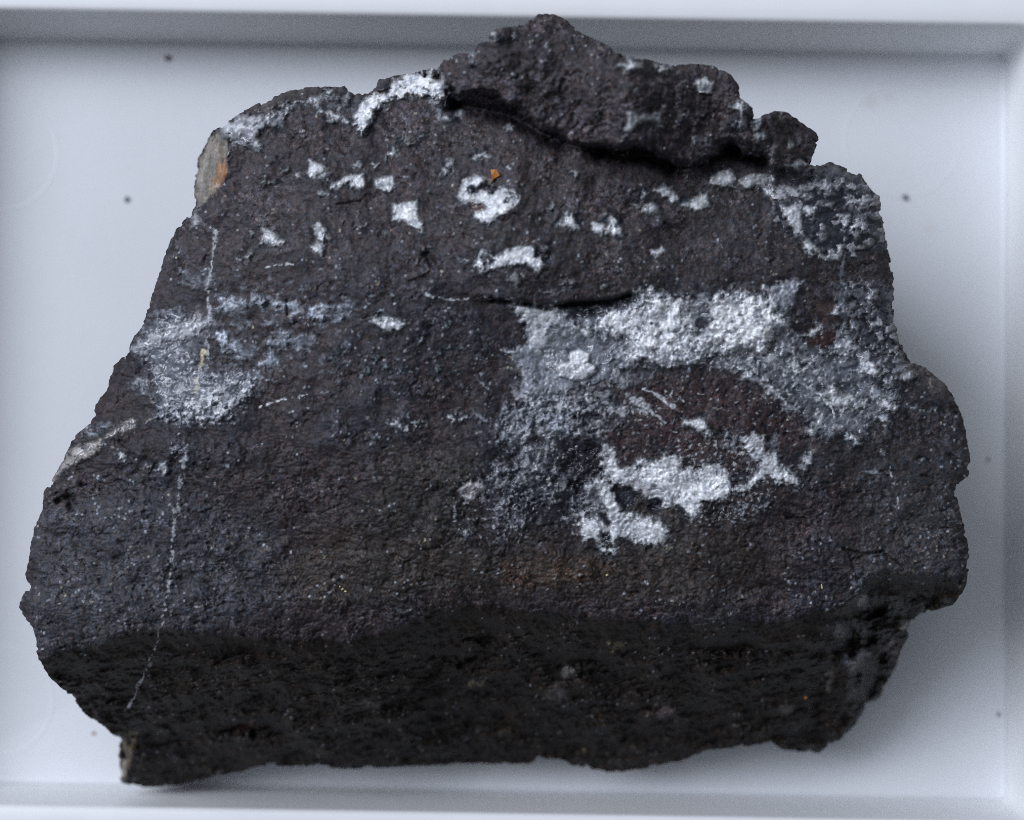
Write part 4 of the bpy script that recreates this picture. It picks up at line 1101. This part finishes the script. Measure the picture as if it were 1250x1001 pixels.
# inward direction: smoothed normal of the outline in plan
k = 41
ker = np.ones(k) / k
def smooth_loop(a):
    return np.convolve(np.r_[a[-k:], a, a[:k]], ker, 'same')[k:-k]
tx = smooth_loop(np.roll(LP[:, 0], -1) - np.roll(LP[:, 0], 1)); ty = smooth_loop(np.roll(LP[:, 1], -1) - np.roll(LP[:, 1], 1))
tl = np.hypot(tx, ty) + 1e-9
inx, iny = -ty / tl, tx / tl
cen = LP.mean(0)
if ((cen[0] - LP[:, 0]) * inx + (cen[1] - LP[:, 1]) * iny).mean() < 0: inx, iny = -inx, -iny
sarc = np.cumsum(np.hypot(LP[:, 0] - np.roll(LP[:, 0], 1), LP[:, 1] - np.roll(LP[:, 1], 1)))
rows = [LP]
NR = 22
basein = .32 + .16 * fbm(sarc / .9, sarc * 0 + 3.3, 4, 101)
for r in range(1, NR + 1):
    t = r / NR
    z = LP[:, 2] * (1 - t) + 0.0 * t
    off = basein * t ** .8 + .10 * np.sin(np.pi * t) * fbm(sarc / .45, z / .35 + 7, 4, 103) + .03 * np.sin(np.pi * t) * fbm(sarc / .12, z / .12, 2, 107)
    off = np.maximum(off, .12 * t)
    rows.append(np.c_[LP[:, 0] + inx * off, LP[:, 1] + iny * off, z])
# bottom rows run inwards under the stone
for r in range(1, 4):
    s = .33 * r
    b = rows[NR]
    rows.append(np.c_[b[:, 0] * (1 - s) + cen[0] * s, b[:, 1] * (1 - s) + cen[1] * s, np.full(n, .012)])
SK = np.concatenate(rows[1:])
allv = np.concatenate([VERT, SK.astype(np.float32), [[cen[0], cen[1], .012]]])
base = len(VERT)
idx = [LOOP] + [base + r * n + np.arange(n) for r in range(len(rows) - 1)]
sk = []
for a, b in zip(idx[:-1], idx[1:]):
    sk.append(np.stack([np.roll(a, -1), a, b, np.roll(b, -1)], 1))
SKQ = np.concatenate(sk)
skc = C3(.040, .036, .034) * np.exp(.35 * rng.standard_normal((len(SK) + 1, 1)))
allc = np.concatenate([RGBA, np.c_[skc, np.full(len(skc), .15)]])
last = idx[-1]
ctri = len(allv) - 1
CAP = np.stack([np.roll(last, -1), last, np.full(n, ctri), np.full(n, ctri)], 1)

rock = bpy.data.objects.new("mineral_specimen", None)
COL.objects.link(rock)
tag(rock, "dark grey broken rock with white quartz patches sitting in the white tray", "rock")


def sub(name, faces, mat):
    u, inv = np.unique(faces.ravel(), return_inverse=True)
    return mesh_obj(name, allv[u], inv.reshape(faces.shape), mat, rock, True, allc[u])


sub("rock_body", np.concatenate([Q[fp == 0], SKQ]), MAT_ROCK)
sub("underside", CAP[:, :3], MAT_ROCK)
cnt = np.bincount(fp, minlength=len(PARTS) + 1)
for kk, (nm, lb) in PARTS.items():
    if cnt[kk] < 8: continue
    o = sub(nm, Q[fp == kk], MAT_MIN)
    if lb: o["label"] = lb


# ------------------------------------------------------------------ grains and crumbs
def surf(px, py):
    return float(Z[int(round((py - vs_[0]) / STEP)), int(round((px - us[0]) / STEP))])


def grain(name, px, py, sx, sy, sz, rz, mat, parent=None, seed=0, z=None):
    r_ = random.Random(seed)
    bm = bmesh.new()
    bmesh.ops.create_icosphere(bm, subdivisions=2, radius=1)
    for v in bm.verts:
        f = 1 + r_.uniform(-.22, .22)
        v.co = Vector((v.co.x * sx * f, v.co.y * sy * f, max(v.co.z, -.6) * sz * f))
    me = bpy.data.meshes.new(name)
    zz = surf(px, py) if z is None else z
    c = unproject(px, py, zz)
    for v in bm.verts: v.co *= .01
    bm.to_mesh(me); bm.free()
    me.materials.append(mat)
    o = bpy.data.objects.new(name, me)
    COL.objects.link(o)
    o.location = (c[0] * .01, c[1] * .01, (c[2] + sz * .5) * .01)
    o.rotation_euler = (0, 0, rz)
    if parent: o.parent = parent
    return o


# orange chip: a thin triangular flake leaning on the white spot
zc = surf(603, 215) + .03
tri = [(599,207,.03),(606,207,.05),(610,214,.03),(603,218,.0),(599,224,-.01),(600,214,.02)]
top = [unproject(x, y, zc + dz) for x, y, dz in tri]; bot = [t - np.array([0, 0, .035]) for t in top]
o = mesh_obj("orange_chip", np.array(top + bot), [tuple(range(5, -1, -1)), tuple(range(6, 12))] + [(i, (i + 1) % 6, 6 + (i + 1) % 6, 6 + i) for i in range(6)], MAT_ORANGE, rock, smooth=False)
o["label"] = "small orange chip on the upper face"
grain("yellow_grain", 418, 719, .016, .012, .012, .4, MAT_YELLOW, rock, 1)
grain("yellow_grain", 1003, 716, .008, .026, .012, .2, MAT_YELLOW, rock, 2)
grain("yellow_grain", 741, 702, .012, .010, .010, .2, MAT_YELLOW, rock, 3)
grain("yellow_grain", 422, 722, .010, .012, .010, 1.4, MAT_YELLOW, rock, 5)
grain("yellow_grain", 415, 716, .010, .008, .010, 2.4, MAT_YELLOW, rock, 6)
grain("orange_grain", 983, 851, .018, .016, .016, .2, MAT_ORANGE, rock, 4)

GRP = "crumbs lying on the tray floor"
for i, (px, py, s, mat, lab_) in enumerate((
        (205, 71, .042, MAT_CRUMB, "dark crumb on the tray floor close to the back wall"),
        (155, 243, .036, MAT_CRUMB, "dark crumb on the tray floor left of the tan rock side"),
        (1105, 241, .036, MAT_CRUMB, "dark crumb on the tray floor right of the rock's upper corner"),
        (1206, 561, .022, MAT_CRUMB, "dark crumb on the shaded floor between rock and right wall"),
        (1219, 872, .024, MAT_CRUMB, "dark crumb at the foot of the right wall near the front"),
        (114, 895, .024, MAT_TAN, "tiny tan crumb on the floor left of the rock's front foot"))):
    tag(grain("crumb", px, py, s, s * .8, s * .6, i * 1.3, mat, None, 20 + i, 0.0), lab_, "crumb", GRP)
